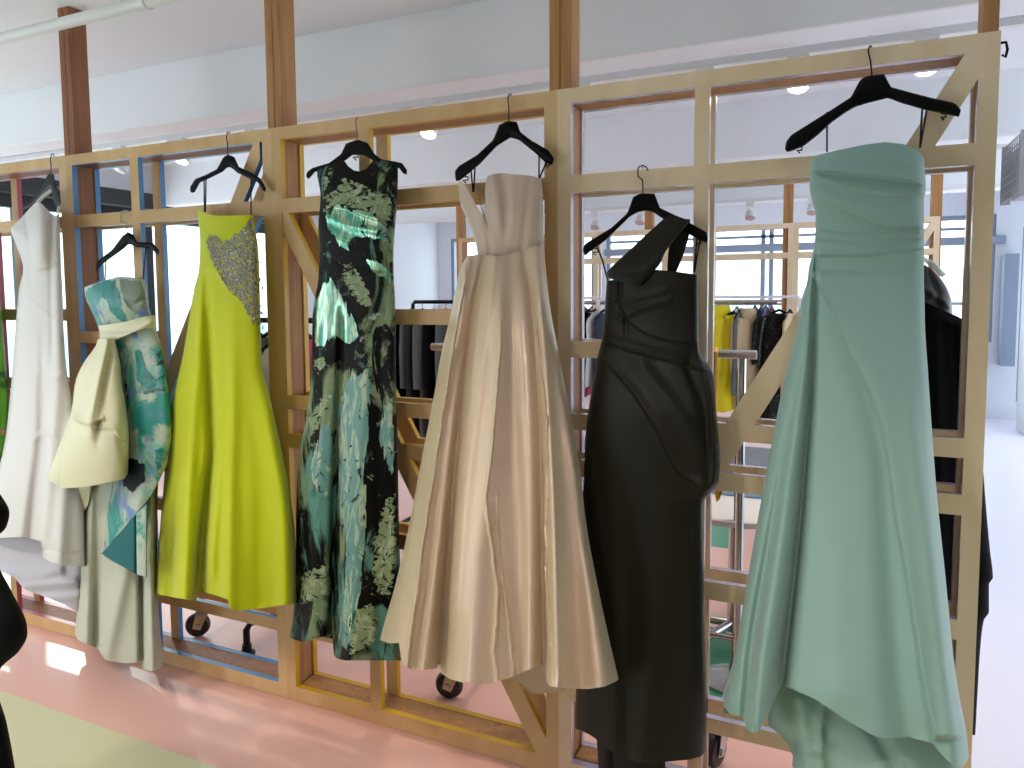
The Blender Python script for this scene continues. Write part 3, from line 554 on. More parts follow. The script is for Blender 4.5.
patch('foil_panel', g, [(364, 258), (380, 262), (393, 268), (393, 286), (386, 282), (372, 272)], *pb, .004, foil, fl=fl)
teal_p = mat('print_teal', '5f8f88', .4, bump=.2, bscale=60); noise_mix(teal_p, '62908a', [('a8b79a', 9, (3, 1, .8), .5, .58, 1.5), ('1a1a18', 12, (1, 1, 1), .60, .63, 2.5)])
ragged(teal_p, 20, (2.5, 1, .5), .9)
patch('brushstroke_panel', g, [(352, 365), (358, 372), (370, 366), (372, 390), (369, 430), (367, 480), (366, 540), (362, 590), (356, 640), (345, 652), (338, 640), (340, 600), (344, 540), (338, 500), (336, 450), (337, 410), (344, 385)], *pb, .003, teal_p, fl=fl)
patch('brushstroke_panel', g, [(318, 430), (330, 420), (336, 440), (334, 480), (326, 500), (316, 490), (308, 478), (312, 455)], *pb, .003, teal_p, fl=fl)
patch('brushstroke_panel', g, [(382, 405), (394, 395), (396, 470), (388, 482), (384, 460), (378, 440)], *pb, .003, teal_p, fl=fl)

splat = mat('print_splatter', '8f9f7c', .5, spec=.2); noise_mix(splat, '86946e', [('a9b598', 12, (2, 1, 1), .5, .6, 2), ('14120f', 10, (1, 1, 2), .55, .6, 3)]); ragged(splat, 34, (1.2, 1, 2.2), .75, .62)
patch('splatter_panel', g, [(322, 196), (334, 188), (342, 176), (356, 180), (372, 188), (390, 196), (396, 214), (390, 224), (370, 214), (350, 208), (326, 210)], *pb, .003, splat, fl=fl)
patch('splatter_panel', g, [(322, 176), (330, 166), (334, 172), (327, 196), (321, 196)], *pb, .003, splat, fl=fl)
patch('splatter_panel', g, [(338, 262), (352, 262), (366, 282), (376, 306), (366, 312), (352, 300), (342, 280)], *pb, .003, splat, fl=fl)
patch('splatter_panel', g, [(312, 360), (326, 352), (330, 366), (318, 378)], *pb, .003, splat, fl=fl); patch('splatter_panel', g, [(306, 420), (326, 386), (334, 396), (324, 424), (310, 440)], *pb, .003, splat, fl=fl)
patch('splatter_panel', g, [(372, 540), (384, 500), (396, 490), (398, 560), (390, 600), (372, 590)], *pb, .003, splat, fl=fl); patch('splatter_panel', g, [(346, 655), (354, 610), (372, 600), (382, 620), (376, 640), (360, 657)], *pb, .004, splat, fl=fl)
patch('splatter_panel', g, [(298, 575), (330, 560), (333, 596), (300, 606)], *pb, .003, splat, fl=fl)
patch('foil_panel', g, [(330, 318), (352, 312), (361, 336), (350, 345), (334, 340)], *pb, .006, fb, fl=fl); patch('foil_panel', g, [(343, 626), (352, 604), (357, 612), (350, 636)], *pb, .006, foil, fl=fl)

# --- chartreuse gown
chart = mat('chartreuse_crepe', 'c6cc08', .6, spec=.25, sheen=.2, bump=.05, bscale=900)
bead = mat('silver_beading', '9a9468', .3, metal=.6); noise_mix(bead, 'a8a14a', [('8a8478', 60, (1, 1, 1), .42, .5, 0), ('e6e2d0', 130, (1, 1, 1), .60, .64, 0), ('4a4538', 90, (1, 1, 1), .58, .64, 0)])
_n = bead.node_tree.nodes; _l = bead.node_tree.links; _v = _n.new('ShaderNodeTexVoronoi'); _v.inputs['Scale'].default_value = 130; _tc = _n.new('ShaderNodeTexCoord'); _l.new(_tc.outputs['Object'], _v.inputs['Vector']); _bp = _n.new('ShaderNodeBump'); _bp.inputs['Strength'].default_value = 1; _bp.inputs['Distance'].default_value = .006; _l.new(_v.outputs['Distance'], _bp.inputs['Height']); _l.new(_bp.outputs[0], _n['Principled BSDF'].inputs['Normal'])
g = thing('evening_gown', 'bright chartreuse strapless gown with silver beaded floral bodice', 'gown', origin(228, 400), 'gowns hanging on the lattice partition')
rows = [(207, 197, 252.5), (215, 197.7, 253), (245, 200, 257.8), (260, 199.5, 258.8), (272, 198.4, 259.4), (289, 194, 259.8), (320, 189, 260.5), (360, 182, 261.8), (406, 171.5, 272), (442, 167.5, 279.8), (493, 163, 290), (544, 158.6, 295.6), (595, 155, 296.5), (615, 153.5, 297)]
top = [(195, 209), (198, 209), (206, 214), (215, 215.7), (228, 215.8), (242, 215.2), (252, 215), (256, 217)]
hem = [(152, 593), (165, 595.5), (177, 598), (190, 600), (197, 600.5), (200, 580), (202, 586), (204.5, 592), (216, 595.5), (228, 599.5), (229.5, 609), (238, 611), (259, 608.5), (280, 605.5), (298, 603)]
depth = [(207, .07), (250, .08), (300, .09), (420, .12), (610, .17)]
fl = [Fold('V', [(206, 290), (210, 400), (212, 449), (209, 480), (203, 540), (199, 600)], -.01, 4, -.10, 6), Fold('V', [(200, 290), (194, 387), (188, 486), (184, 598)], .012, 7, .06, 9), Fold('V', [(176, 430), (172, 500), (170, 595)], -.0, 5, -.03, 6), Fold('V', [(232, 330), (232, 400), (230, 486), (229, 606)], .006, 7, .05, 9), Fold('V', [(220, 300), (218, 440), (212, 560)], -.004, 5, .03, 6),
      Fold('V', [(250, 400), (262, 500), (262, 600)], -.004, 8, -.035, 11), Fold('V', [(268, 420), (284, 520), (286, 600)], .006, 7, .04, 9), Fold('h', [(198, 266), (215, 270), (225, 284)], .004, 3)]
cloth('dress_body', g, rows, top, hem, depth, fl, chart, 150, 340, True, [(150, 590), (300, 598)], split=parts_by([(190, 262), (215, 268), (225, 284), (247, 314), (262, 340)], 'bodice', chart, 'skirt', chart))
patch('beading', g, [(209, 237), (216, 234), (222, 240), (229, 239), (232, 234), (240, 229), (250, 217), (253, 216), (257.6, 245), (259.2, 276), (260.5, 330), (258, 338), (256, 322), (253, 331), (250, 318), (246, 314), (238, 299), (225, 284), (217, 270), (212, 258), (209.5, 246)], rows, depth, .004, bead, fl=fl)
ragged(bead, 60, (1, 1, 1), 1.5, .62)
patch('beading', g, [(206, 236), (210, 232), (214, 242), (218, 262), (224, 276), (236, 292), (240, 300), (232, 296), (220, 280), (211, 262), (206, 246)], rows, depth, .005, bead, fl=fl)
MB().tube([atY(x, y, -.02-.07-.02) for x, y in [(259.5, 250), (261.5, 290), (262.5, 330), (263, 352)]], .007, 7).build('bead_fringe', bead, g, True)

# --- teal floral gown with a pale sash
flo = mat('floral_faille', '8fb6b0', .42, spec=.4, bump=.05, bscale=400)
noise_mix(flo, 'b9c4b4', [('2c8f86', 4.2, (1.4, 1, 1), .50, .58, .8), ('6f86bd', 5.5, (1.4, 1, 1.2), .56, .64, .8), ('87bcb2', 7, (1, 1, 1), .56, .66, 1), ('0f3a44', 3.6, (1.2, 1, 1), .61, .635, .6)])
sage = mat('sage_faille', 'dcd6b4', .5, spec=.35, sheen=.15, bump=.04, bscale=600); sage_d = mat('sage_skirt', 'c3c3b2', .55, spec=.3, bump=.04, bscale=600); tealf = mat('teal_facing', '03626b', .5)
g = thing('evening_gown', 'teal and blue watercolour strapless gown with a cream sash and puffed overskirt', 'gown', origin(120, 400), 'gowns hanging on the lattice partition')
rows = [(275, 84.5, 144), (287, 84.3, 146), (295, 85, 147.5), (307, 89.5, 149), (319, 95, 152.5), (330, 99, 156), (345, 104, 161), (376, 110, 167), (406, 112, 171), (430, 113, 172.5), (477, 112, 166), (505, 108, 160), (551, 103, 152), (577, 102, 147)]
top = [(83, 288), (88, 286), (100, 281.5), (118, 276.5), (130, 277), (143.4, 279), (147, 284)]
hem = [(100, 553), (104, 551), (115, 538), (125, 527), (138, 511), (146, 502), (153, 492), (160, 478), (168, 462), (174, 450)]
depth = [(275, .08), (300, .10), (332, .08), (420, .12), (575, .15)]
fl = [Fold('V', [(117, 278), (122, 300), (128, 322)], .008, 5), Fold('h', [(122, 296), (133, 305), (146, 296)], -.006, 3), Fold('V', [(136, 345), (140, 430), (136, 520)], .005, 9, .02, 10), Fold('V', [(156, 345), (160, 420)], -.004, 5)]
cloth('underskirt', g, [(440, 92, 160), (487, 88, 158), (531, 82, 157), (590, 79.5, 158), (631, 75, 160), (650, 74, 163), (675, 74, 164)], [(70, 470), (170, 470)], [(73, 630), (78, 640), (88, 645), (97, 648), (100, 652), (105, 660), (124, 663.5), (141, 662), (143, 669), (152, 671.5), (161, 668), (165, 657)],
      [(440, .10), (675, .14)], [Fold('V', [(98, 480), (97, 560), (96, 650)], -.01, 4, -.04, 4), Fold('V', [(90, 500), (86, 590), (85, 640)], .02, 5, .04, 6), Fold('V', [(128, 560), (118, 600), (106, 655)], .03, 8, .03, 9), Fold('V', [(141, 560), (142, 670)], -.05, 3), Fold('V', [(151, 480), (151, 560), (153, 668)], .03, 5, .05, 7)], sage_d, 110, 150, True, [(73, 628), (165, 645)], gap=.02)
cloth('dress_body', g, rows, top, hem, depth, fl, flo, 120, 260, True, [(100, 540), (174, 455)], gap=.045)
teal_s = mat('teal_stain', '2b8c84', .42, spec=.4); noise_mix(teal_s, '2a877f', [('12555a', 7, (1, 1, 1), .5, .62, 1), ('7fb9ae', 9, (1, 1, 1), .58, .7, 1)]); ragged(teal_s, 28, (1, 1, 1), 1.3, .60)
navy_s = mat('navy_stain', '04161e', .5, spec=.2); ragged(navy_s, 28, (1, 1, 1), 1.6, .66); grey_s = mat('greygreen_stain', '7c8c7c', .4); ragged(grey_s, 22, (1, 1, 1), 1.4, .58)
tl = dict(gap=.045, fl=fl)
patch('print_bloom', g, [(84, 290), (98, 281), (116, 277), (120, 296), (128, 322), (120, 324), (110, 312), (104, 300), (94, 302), (86, 304)], rows, depth, .003, teal_s, **tl)
patch('print_bloom', g, [(120, 278), (143, 280), (146, 292), (145, 308), (136, 316), (126, 306), (120, 292)], rows, depth, .003, grey_s, **tl)
patch('print_bloom', g, [(134, 350), (142, 348), (146, 368), (156, 378), (166, 372), (168, 396), (156, 392), (144, 396), (136, 380)], rows, depth, .003, teal_s, **tl)
patch('print_bloom', g, [(120, 466), (128, 456), (146, 462), (146, 482), (132, 494), (122, 486)], rows, depth, .003, navy_s, **tl); patch('print_bloom', g, [(122, 370), (128, 376), (130, 398), (126, 402)], rows, depth, .003, navy_s, **tl)
patch('print_bloom', g, [(154, 450), (166, 444), (165, 466), (156, 474)], rows, depth, .003, teal_s, **tl)
cloth('facing', g, [(500, 100, 148), (551, 101, 147), (577, 103, 147)], [(102, 553), (115, 539), (125, 528), (138, 512), (148, 501)], [(102, 554), (112, 561), (120.6, 565.5), (138, 575), (148, 577)], [(500, .02), (580, .02)], [Fold('V', [(137, 510), (137, 576)], -.01, 1.5)], tealf, 50, 60, False, front=-.325)
cloth('floral_strip', g, [(505, 136, 146.5), (577, 137, 146.5)], [(134, 516), (147, 504)], [(134, 574), (147, 577)], [(500, .01), (580, .01)], [], flo, 16, 40, False, front=-.345)
cloth('waist_sash', g, [(314, 98, 155), (326, 98.3, 156.5), (334, 99.5, 158), (342, 100, 158.5)], [(96, 325.5), (105, 325), (125, 322), (145, 316.5), (158, 314.5)], [(97, 339), (113, 341), (130, 333.5), (145, 328), (160, 328.5)], [(314, .115), (342, .11)],
      [Fold('h', [(98, 331), (125, 331), (157, 319)], .006, 2.5), Fold('h', [(100, 337), (120, 337), (150, 324)], .005, 2.5)], sage, 70, 40, True, gap=.03)
prow = [(335, 99.5, 114), (345, 96, 116.5), (364, 83, 120.5), (382, 75.5, 122), (412, 71, 127), (436, 62.5, 129), (450, 57.5, 129), (470, 50, 128.5), (480, 47, 127), (492, 47, 124)]
cloth('puffed_overskirt', g, prow, [(95, 339), (115, 339)], [(45, 476), (52, 482), (61, 488.5), (86, 487), (105, 483), (124, 479), (130, 472)], [(335, .10), (400, .16), (450, .19), (492, .17)],
      [Fold('V', [(107, 342), (98, 380), (90, 418)], .02, 4, .03, 5), Fold('V', [(112, 345), (104, 390), (98, 424)], -.015, 3), Fold('H', [(68, 412), (78, 420), (90, 423), (100, 419)], .03, 7), Fold('H', [(66, 414), (90, 426), (112, 428), (122, 440)], .01, 6), Fold('V', [(80, 360), (74, 400)], .01, 4), Fold('V', [(125, 420), (122, 440), (127, 462)], -.015, 4), Fold('V', [(62, 450), (60, 480)], -.006, 2)], sage, 120, 170, True, [(45, 472), (130, 468)], front=lambda y: -.16-.07*np.clip((y-335)/100, 0, 1))
cloth('folded_tail', g, [(485, 70, 92), (500, 76, 90), (512, 82, 87)], [(68, 486), (94, 484)], [(70, 490), (80, 503), (84, 512), (88, 505), (94, 486)], [(485, .03), (512, .01)], [], sage, 20, 24, True, front=-.2)

# --- ivory gown
ivory = mat('ivory_mikado', 'd9d2d0', .45, spec=.4, sheen=.15, bump=.06, bscale=300); tulle = mat('tulle_lining', 'bfb9c4', .75, bump=.1, bscale=500)
g = thing('evening_gown', 'ivory sleeveless bridal gown seen side-on with a flared train, leftmost on the partition', 'gown', origin(45, 350), 'gowns hanging on the lattice partition')
rows = [(198, 14, 59), (215, 12, 59.4), (229, 11, 59.8), (244, 15.6, 60.5), (260, 21.5, 61), (268, 23, 61.3), (291, 18.8, 62.5), (335, 15, 64), (372, 12.3, 67), (400, 9.5, 72), (425, 7, 75), (455, 2, 80), (500, -14, 84), (566, -34, 86)]
top = [(10, 229), (13, 226), (22, 217), (30, 208), (38, 200), (44, 206), (50, 212.5), (56, 216), (61, 210)]
hem = [(-40, 530), (0, 538), (26, 536.6), (41, 541.5), (43, 557), (50, 562), (65, 565), (81, 566.5), (90, 566)]
depth = [(198, .04), (240, .075), (270, .06), (400, .085), (566, .16)]
fl = [Fold('V', [(38, 203), (40, 228), (40, 250)], .03, 9), Fold('V', [(26, 222), (30, 245), (31, 268)], -.006, 3), Fold('H', [(20, 266), (35, 269), (62, 262)], .004, 5), Fold('V', [(52, 220), (51, 268), (52, 340)], -.006, 3), Fold('V', [(42, 350), (42, 420), (34, 500), (30, 540)], -.005, 4, -.04, 6), Fold('V', [(56, 290), (58, 360), (52, 450), (44, 530)], .006, 6, .03, 8),
      Fold('V', [(72, 440), (62, 500), (58, 560)], .01, 8, .04, 10), Fold('h', [(40, 370), (52, 378), (66, 372)], .005, 4), Fold('h', [(34, 440), (46, 432), (60, 440)], .005, 4), Fold('h', [(30, 300), (44, 312), (56, 322)], .002, 3), Fold('h', [(40, 548), (60, 552), (84, 553)], -.004, 1.5)]
cloth('tulle_lining', g, [(470, -30, 84), (540, -40, 84), (570, -44, 84), (615, -46, 82)], [(-50, 500), (90, 500)], [(-50, 565), (0, 571.5), (14, 577), (24, 589), (40, 595), (65, 605), (77, 611.5), (86, 610)], [(470, .08), (615, .12)], [Fold('h', [(0, 572), (30, 576), (60, 570)], .02, 6), Fold('h', [(10, 588), (40, 585), (75, 582)], .02, 5), Fold('h', [(20, 600), (50, 598), (80, 596)], .012, 4)], tulle, 80, 80, True, gap=.02)
cloth('dress_body', g, rows, top, hem, depth, fl, ivory, 130, 340, True, [(-40, 520), (90, 550)], gap=.045, split=parts_by([(0, 265), (35, 269), (62, 262)], 'bodice', ivory, 'skirt', ivory))
MB().tube([atY(x, y, d) for x, y, d in [(38, 202, -.17), (44, 196, -.15), (52, 190, -.14), (58, 188, -.125), (60, 192, -.12), (59.5, 202, -.12), (58.5, 212, -.13)]], .008, 8).build('shoulder_strap', ivory, g, True)

# --- green gown at the left edge of the frame
green = mat('leaf_green_print', '6fae2a', .45); noise_mix(green, '6bb02c', [('2f6a1a', 6, (1, 1, 1), .5, .6, 1), ('e07a9a', 9, (1, 1, 1), .64, .66, 0)])
g = thing('evening_gown', 'leaf green printed gown hanging farthest left, mostly out of frame', 'gown', origin(-20, 350), 'gowns hanging on the lattice partition')
cloth('dress_body', g, [(270, -46, -8), (300, -44, 0), (340, -46, 4), (370, -50, 6), (400, -56, 8.5), (440, -60, 7), (470, -64, 3), (520, -70, -2)], [(-50, 262), (0, 262)], [(-75, 520), (0, 520)], [(262, .06), (520, .10)], [Fold('V', [(-4, 320), (-2, 400), (-6, 470)], .02, 3)], green, 60, 80, True)
MB().tube([atY(x, y, -.12) for x, y in [(-24, 262), (-24, 232), (-24, 195)]], .006, 6).build('hanging_loop', elastic, g, True)

# ------------------------------------------------------------------ second lattice in the room behind
LY, LS = 5.55, 1.0
G2 = 'lattice panels of the second partition behind the racks'
for i, (lab, dg_, ed) in enumerate([('far plywood lattice panel at the right, behind the mint gown and black coats', DC, edge_wht), ('far plywood lattice panel behind the yellow coat and trench coat', None, edge_wht),
                                    ('far plywood lattice panel seen past the olive gown', DC, edge_wht), ('far plywood lattice panel with a descending brace, seen left of the champagne gown', DB, edge_red)]):
    x1 = .40-1.255*i; x0 = x1-1.255; sh = x0-(SE[2] if dg_ is DB else SE[3]); dgs = dup_shift(dg_, sh) if dg_ else None
    lattice(lab, x0, x1, (x0+.44, x0+.494), [R3, R4, R6], [R3, R4, R5], [RT, R1, R6, R0] if i else [RT, R1, R3, R6, R0], dgs, ply_r if i < 3 else ply_warmlit, ed, fir, y=LY, zs=LS, group=G2)
for k, (xc, lab) in enumerate([(.37, 'far timber post at the right end of the second partition'), (-.91, 'far timber post above the yellow coat rack'), (-2.31, 'far timber post seen under the olive gown hanger'), (-4.62, 'far timber post above the left end of the second partition')]):
    post(xc-.045, xc+.045, fir, lab, k > 0, y=LY, group='timber posts of the second partition')

# ------------------------------------------------------------------ tracks, lamps, pipe, heater
def track(y, z, label, x0=-6.8, x1=2.4):
    global TR1
    t = thing('lighting_track', label, 'lighting track', (0, y, z), 'white lighting tracks under the beams'); TR1 = t
    MB().box(x0, x1, y-.02, y+.02, z-.015, z+.02).build('rail', white_metal, t, bevel=.004)
    for k in range(int((x1-x0)/1.5)): MB().tube([(x0+.5+1.5*k, y, z+.015), (x0+.5+1.5*k, y, CEIL)], .008, 6).build('suspension_rod', white_metal, t)
def lamp(px, py, pz, ty, tz, label, on=True, size=.05, tilt=(0, 0), ang=math.radians(28), group='round track lamps behind the partition'):
    p = atY(px, py, ty); x = float(p[0]); z = float(p[2])
    t = thing('track_lamp', label, 'lamp', (x, ty, z), group)
    MB().box(x-.045, x+.045, ty-.024, ty+.024, tz-.075, tz-.014).build('track_adapter', white_metal, t, bevel=.006)
    MB().tube([(x, ty, tz-.07), (x, ty, z+.07)], .008, 8).build('stem', white_metal, t, True)
    def tilted(prof, nm, m):
        b = MB().lathe(prof, (0, 0, 0), n=24); ca, sa = math.cos(ang), math.sin(ang)
        b.v = [(x+vx, ty+vy*ca-vz*sa*-1, z+vz*ca-vy*sa) for vx, vy, vz in b.v]; b.build(nm, m, t, True)
    tilted([(size*.45, .10), (size*.8, .085), (size, .03), (size*1.08, 0), (size*.98, 0), (size*.9, .004)], 'lamp_head', white_metal)
    tilted([(size*.9, .002), (size*.86, -.002), (.001, -.004)], 'lens', lamp_on if on else steel)
    if on:
        ld = bpy.data.lights.new('lamp_light', 'SPOT'); ld.energy = 38; ld.color = (1, .86, .68); ld.spot_size = math.radians(95); ld.spot_blend = .8; ld.shadow_soft_size = .05
        lo = bpy.data.objects.new('lamp_light', ld); link(lo, t); lo.location = (0, 0, -.02); lo.rotation_euler = Vector((tilt[0], tilt[1], -1)).to_track_quat('-Z', 'Y').to_euler()
track(1.12, 2.785, 'white lighting track right behind the first beam')
for px, py in ((173., 135.), (252., 125.), (394., 106.), (706., 62.), (585., 80.)):
    q = atY(px, py, 1.12); MB().box(float(q[0])-.04, float(q[0])+.04, 1.096, 1.144, 2.71, 2.771).build('junction_box', white_metal, TR1, bevel=.006)
track(3.68, 2.72, 'white lighting track under the second beam'); track(6.1, 2.75, 'white lighting track before the far windows')
for px, py, on, lab in ((120, 170, False, 'unlit round track lamp at far left above the blue-edged panel'), (181, 161, True, 'glowing round track lamp left of the chartreuse gown'), (428, 134, True, 'glowing round track lamp between the printed and champagne gowns'),
                        (798, 87, True, 'glowing round track lamp left of the mint gown hanger hook'), (926, 69, True, 'glowing round track lamp right of the mint gown hanger hook')):
    lamp(px, py, 0, 1.12, 2.785, lab, on, .045)
track(-2.0, 2.69, 'unseen white lighting track added over the aisle in front of the gowns')  # out-of-view track and lamps, added for light from above and fold contrast
for k, lx in enumerate((-5.2, -3.9, -2.6, -1.3, 0.0)):
    t = thing('track_lamp', ['first', 'second', 'third', 'fourth', 'fifth'][k] + ' unseen aisle lamp from the left, added to light the gowns', 'lamp', (lx, -2.0, 2.55), 'unseen aisle lamps added for light')
    MB().box(lx-.045, lx+.045, -2.024, -1.976, 2.62, 2.68).build('track_adapter', white_metal, t, bevel=.006)
    MB().lathe([(.03, .07), (.045, .05), (.05, 0), (.045, 0)], (lx, -2.0, 2.55), n=20).build('lamp_head', white_metal, t, True)
    MB().lathe([(.044, .002), (.001, -.003)], (lx, -2.0, 2.55), n=20).build('lens', lamp_on, t, True)
    ld = bpy.data.lights.new('lamp_light', 'SPOT'); ld.energy = 48; ld.color = (1, .90, .78); ld.spot_size = math.radians(120); ld.spot_blend = .9; ld.shadow_soft_size = .06
    lo = bpy.data.objects.new('lamp_light', ld); link(lo, t); lo.location = (0, 0, -.03); lo.rotation_euler = Vector((.15, .35, -1)).to_track_quat('-Z', 'Y').to_euler()
for px, py, lab in ((683, 104, 'small unlit track lamp on the second track above the olive gown'), (530, 128, 'small unlit track lamp on the second track beside the champagne hanger'), (467, 131, 'small unlit track lamp on the second track left of the champagne hanger')):
    lamp(px, py, 0, 3.68, 2.72, lab, False, .04, group='small lamps on the second track')
for px, py, lab in ((750, 218, 'far white track spotlight above the yellow coat'), (812, 213, 'far white track spotlight beside the mint bodice'), (595, 228, 'far white track spotlight left under the olive hanger'), (640, 223, 'far white track spotlight in the middle under the olive hanger')):
    lamp(px, py, 0, 6.1, 2.75, lab, False, .055, group='far track spotlights')
p0, p1 = atZ(0., 38., 2.9), atZ(160., 0., 2.9)
t = thing('ceiling_pipe', 'white painted pipe running under the ceiling at top left', 'pipe', (float(p0[0]), float(p0[1]), 2.9))
PY_ = float(p0[1]+p1[1])/2
MB().tube([(-6.5, PY_, 2.9), (2, PY_, 2.9)], .024, 12).build('pipe_run', white_metal, t, True)
MB().lathe([(.028, -.03), (.031, -.028), (.031, .028), (.028, .03)], (float(atZ(143., 3., 2.9)[0]), PY_, 2.9), 'x', 16).build('coupling', white_metal, t, True)
for x in (-5, -2, 1): MB().tube([(x, PY_, 2.92), (x, PY_, CEIL)], .006, 6).build('pipe_hanger', white_metal, t)
t = thing('unit_heater', 'ceiling-hung grey unit heater with a wire mesh side, top right', 'heater', (.76, 2.6, 2.26))
gx = mat('heater_grey', 'a9abb0', .5)
MB().box(.49, 1.15, 2.35, 2.85, 2.27, 2.56).build('casing', gx, t, bevel=.01)
b = MB()
for i in range(9): b.box(.445, .45, 2.35+.06*i, 2.356+.06*i, 2.26, 2.58)
for i in range(8): b.box(.445, .45, 2.35, 2.84, 2.26+.045*i, 2.264+.045*i)
b.box(.44, .49, 2.34, 2.35, 2.25, 2.59).box(.44, .49, 2.85, 2.86, 2.25, 2.59)
b.build('mesh_guard', gx, t)
for x in (.56, 1.08): MB().tube([(x, 2.6, 2.55), (x, 2.6, CEIL)], .008, 6).build('hanging_rod', steel, t)
MB().lathe([(.10, 0), (.11, -.01), (.08, -.05), (.02, -.07)], (.66, 2.5, 2.27), n=20).build('outlet_dome', mat('heater_dome', 'b4dbe4', .3), t, True)

# ------------------------------------------------------------------ clothes racks behind the partition
def caster(c, parent, ang=0):
    x, y = c; a = math.radians(ang); dx, dy = math.cos(a), math.sin(a)
    k_ = 1.3; w = MB().lathe([(.012, -.016), (.040, -.015), (.046, -.009), (.048, 0), (.046, .009), (.040, .015), (.012, .016)], (0, 0, 0), 'y', 24)
    w.v = [(x+k_*(vx*dx-vy*dy), y+k_*(vx*dy+vy*dx), k_*(.048+vz)) for vx, vy, vz in w.v]; o = w.build('caster', rubber, parent, True)
    f = MB()
    for sgn in (-1, 1): f.prism([(-.018, .04), (.012, .032), (.045, .10), (.0, .112)], sgn*.020-.0015, sgn*.020+.0015)
    f.box(-.004, .05, -.022, .022, .100, .110); f.lathe([(.022, .11), (.022, .122), (.012, .128), (.010, .15)], (.022, 0, 0), n=16); f.lathe([(.010, -.026), (.010, .026)], (0, 0, .048), 'y', 12)
    f.v = [(x+k_*(vx*dx-vy*dy), y+k_*(vx*dy+vy*dx), k_*vz) for vx, vy, vz in f.v]; k = f.build('fork', steel, parent)
    return o
def mini_hanger(x, y, z, ang, w, t, hook=.06):
    d = Vector((math.cos(ang), math.sin(ang), 0)); c = Vector((x, y, z))
    b = MB(); b.tube([c-d*w*.48+Vector((0, 0, -.085)), c-d*w*.2+Vector((0, 0, -.03)), c+Vector((0, 0, .0)), c+d*w*.2+Vector((0, 0, -.03)), c+d*w*.48+Vector((0, 0, -.085))], [.008, .011, .013, .011, .008], 8)
    b.build('hanger_bar', plastic, t, True)
    MB().tube([c, c+Vector((0, 0, hook*.6)), c+Vector((.012*math.sin(ang), -.012*math.cos(ang), hook*.85)), c+Vector((0, 0, hook)), c+Vector((-.012*math.sin(ang), .012*math.cos(ang), hook*.85))], .0022, 6).build('hanger_hook', steel, t, True)
def garment(name, label, cat, x, y, ztop, length, w, d, ang, m, group=None, sleeves=0, flare=1.1, collar=False, seed=0, folds=5, hang=True):
    """a hanging garment: shoulders, tapering body with folds, optional sleeves"""
    t = thing(name, label, cat, (x, y, ztop-length), group); rs = np.random.RandomState(seed); n, k = 22, 48
    c_, s_ = math.cos(ang), math.sin(ang); V = []; Fs = []
    ph0 = rs.rand(3)*6.28
    for i in range(n+1):
        u = i/n; z = ztop-.03-length*u**1.25
        dz = ztop-z; sh = min(1, (dz/.13))**.55
        W_ = (w/2)*(.16+.84*sh)*(1 + (flare-1)*max(0, u-.2)/.8) if dz < .13 else (w/2)*(1-.10*math.exp(-((dz-.4)/.16)**2))*(1+(flare-1)*max(0, u-.2)/.8)
        D_ = d/2*(.5+.5*sh)*(1+.5*(flare-1)*u*2)
        for j in range(k):
            a = 2*math.pi*j/k; r = 1+(.05+.13*u)*math.sin(folds*a+ph0[0])*.6+(.10*u)*math.sin((folds+4)*a+ph0[1])*.5
            lx, ly = W_*math.cos(a)*(1+.02*math.sin(a*3)), D_*math.sin(a)*r
            V.append((x+lx*c_-ly*s_, y+lx*s_+ly*c_, z+.012*math.sin(3*a+ph0[2])*u))
        if i: Fs += [((i-1)*k+j, (i-1)*k+(j+1) % k, i*k+(j+1) % k, i*k+j) for j in range(k)]
    mesh('body', np.array(V), Fs, m, t, True)
    if sleeves:
        for sg in (-1, 1):
            P_ = [(.80, -.06), (.98, -.13), (1.07, -.30), (1.10, -.45), (1.09, -sleeves)]; b = MB()
            pts = [(x+sg*w/2*a*c_, y+sg*w/2*a*s_, ztop+b_) for a, b_ in P_]; b.tube(pts, [.05, .06, .055, .05, .048], 12); b.build('sleeve', m, t, True)
    if collar:
        b = MB(); b.lathe([(.075, -.05), (.085, .0), (.08, .05), (.06, .055), (.055, 0)], (0, 0, 0), n=20); b.v = [(x+vx*c_-vy*.7*s_, y+vx*s_+vy*.7*c_, ztop-.02+vz) for vx, vy, vz in b.v]; b.build('collar', m, t, True)
    if hang: mini_hanger(x, y, ztop, ang, w, t)
    return t
def cm(name, c, rough=.75, **k): return mat(name, c, rough, sheen=.1, bump=.15, bscale=60, **k)
blk = mat('black_cloth', '050507', .9, spec=.15, bump=.15, bscale=60); blk2 = cm('black_cloth_sheen', '1e2024', .45); greyc = cm('grey_cloth', '55565a', var=.15); navy = cm('navy_cloth', '1c2740')
yel = cm('yellow_cloth', 'e8d416'); tan = cm('tan_cloth', 'b9a27e'); red = cm('red_cloth', '8c1425'); whitec = cm('white_cloth', 'd6d6d4'); blue = cm('blue_cloth', '36507e'); pink = cm('pink_cloth', 'd04a9a'); lil = cm('lilac_cloth', '8f86b8')
seq = mat('black_sequin', '1a1b18', .3, metal=.6); noise_mix(seq, '0c0c0d', [('8f907c', 70, (1, 1, 1), .60, .64, 1.0)])

def pxX(px, py, Y): return float(atY(float(px), float(py), Y)[0])
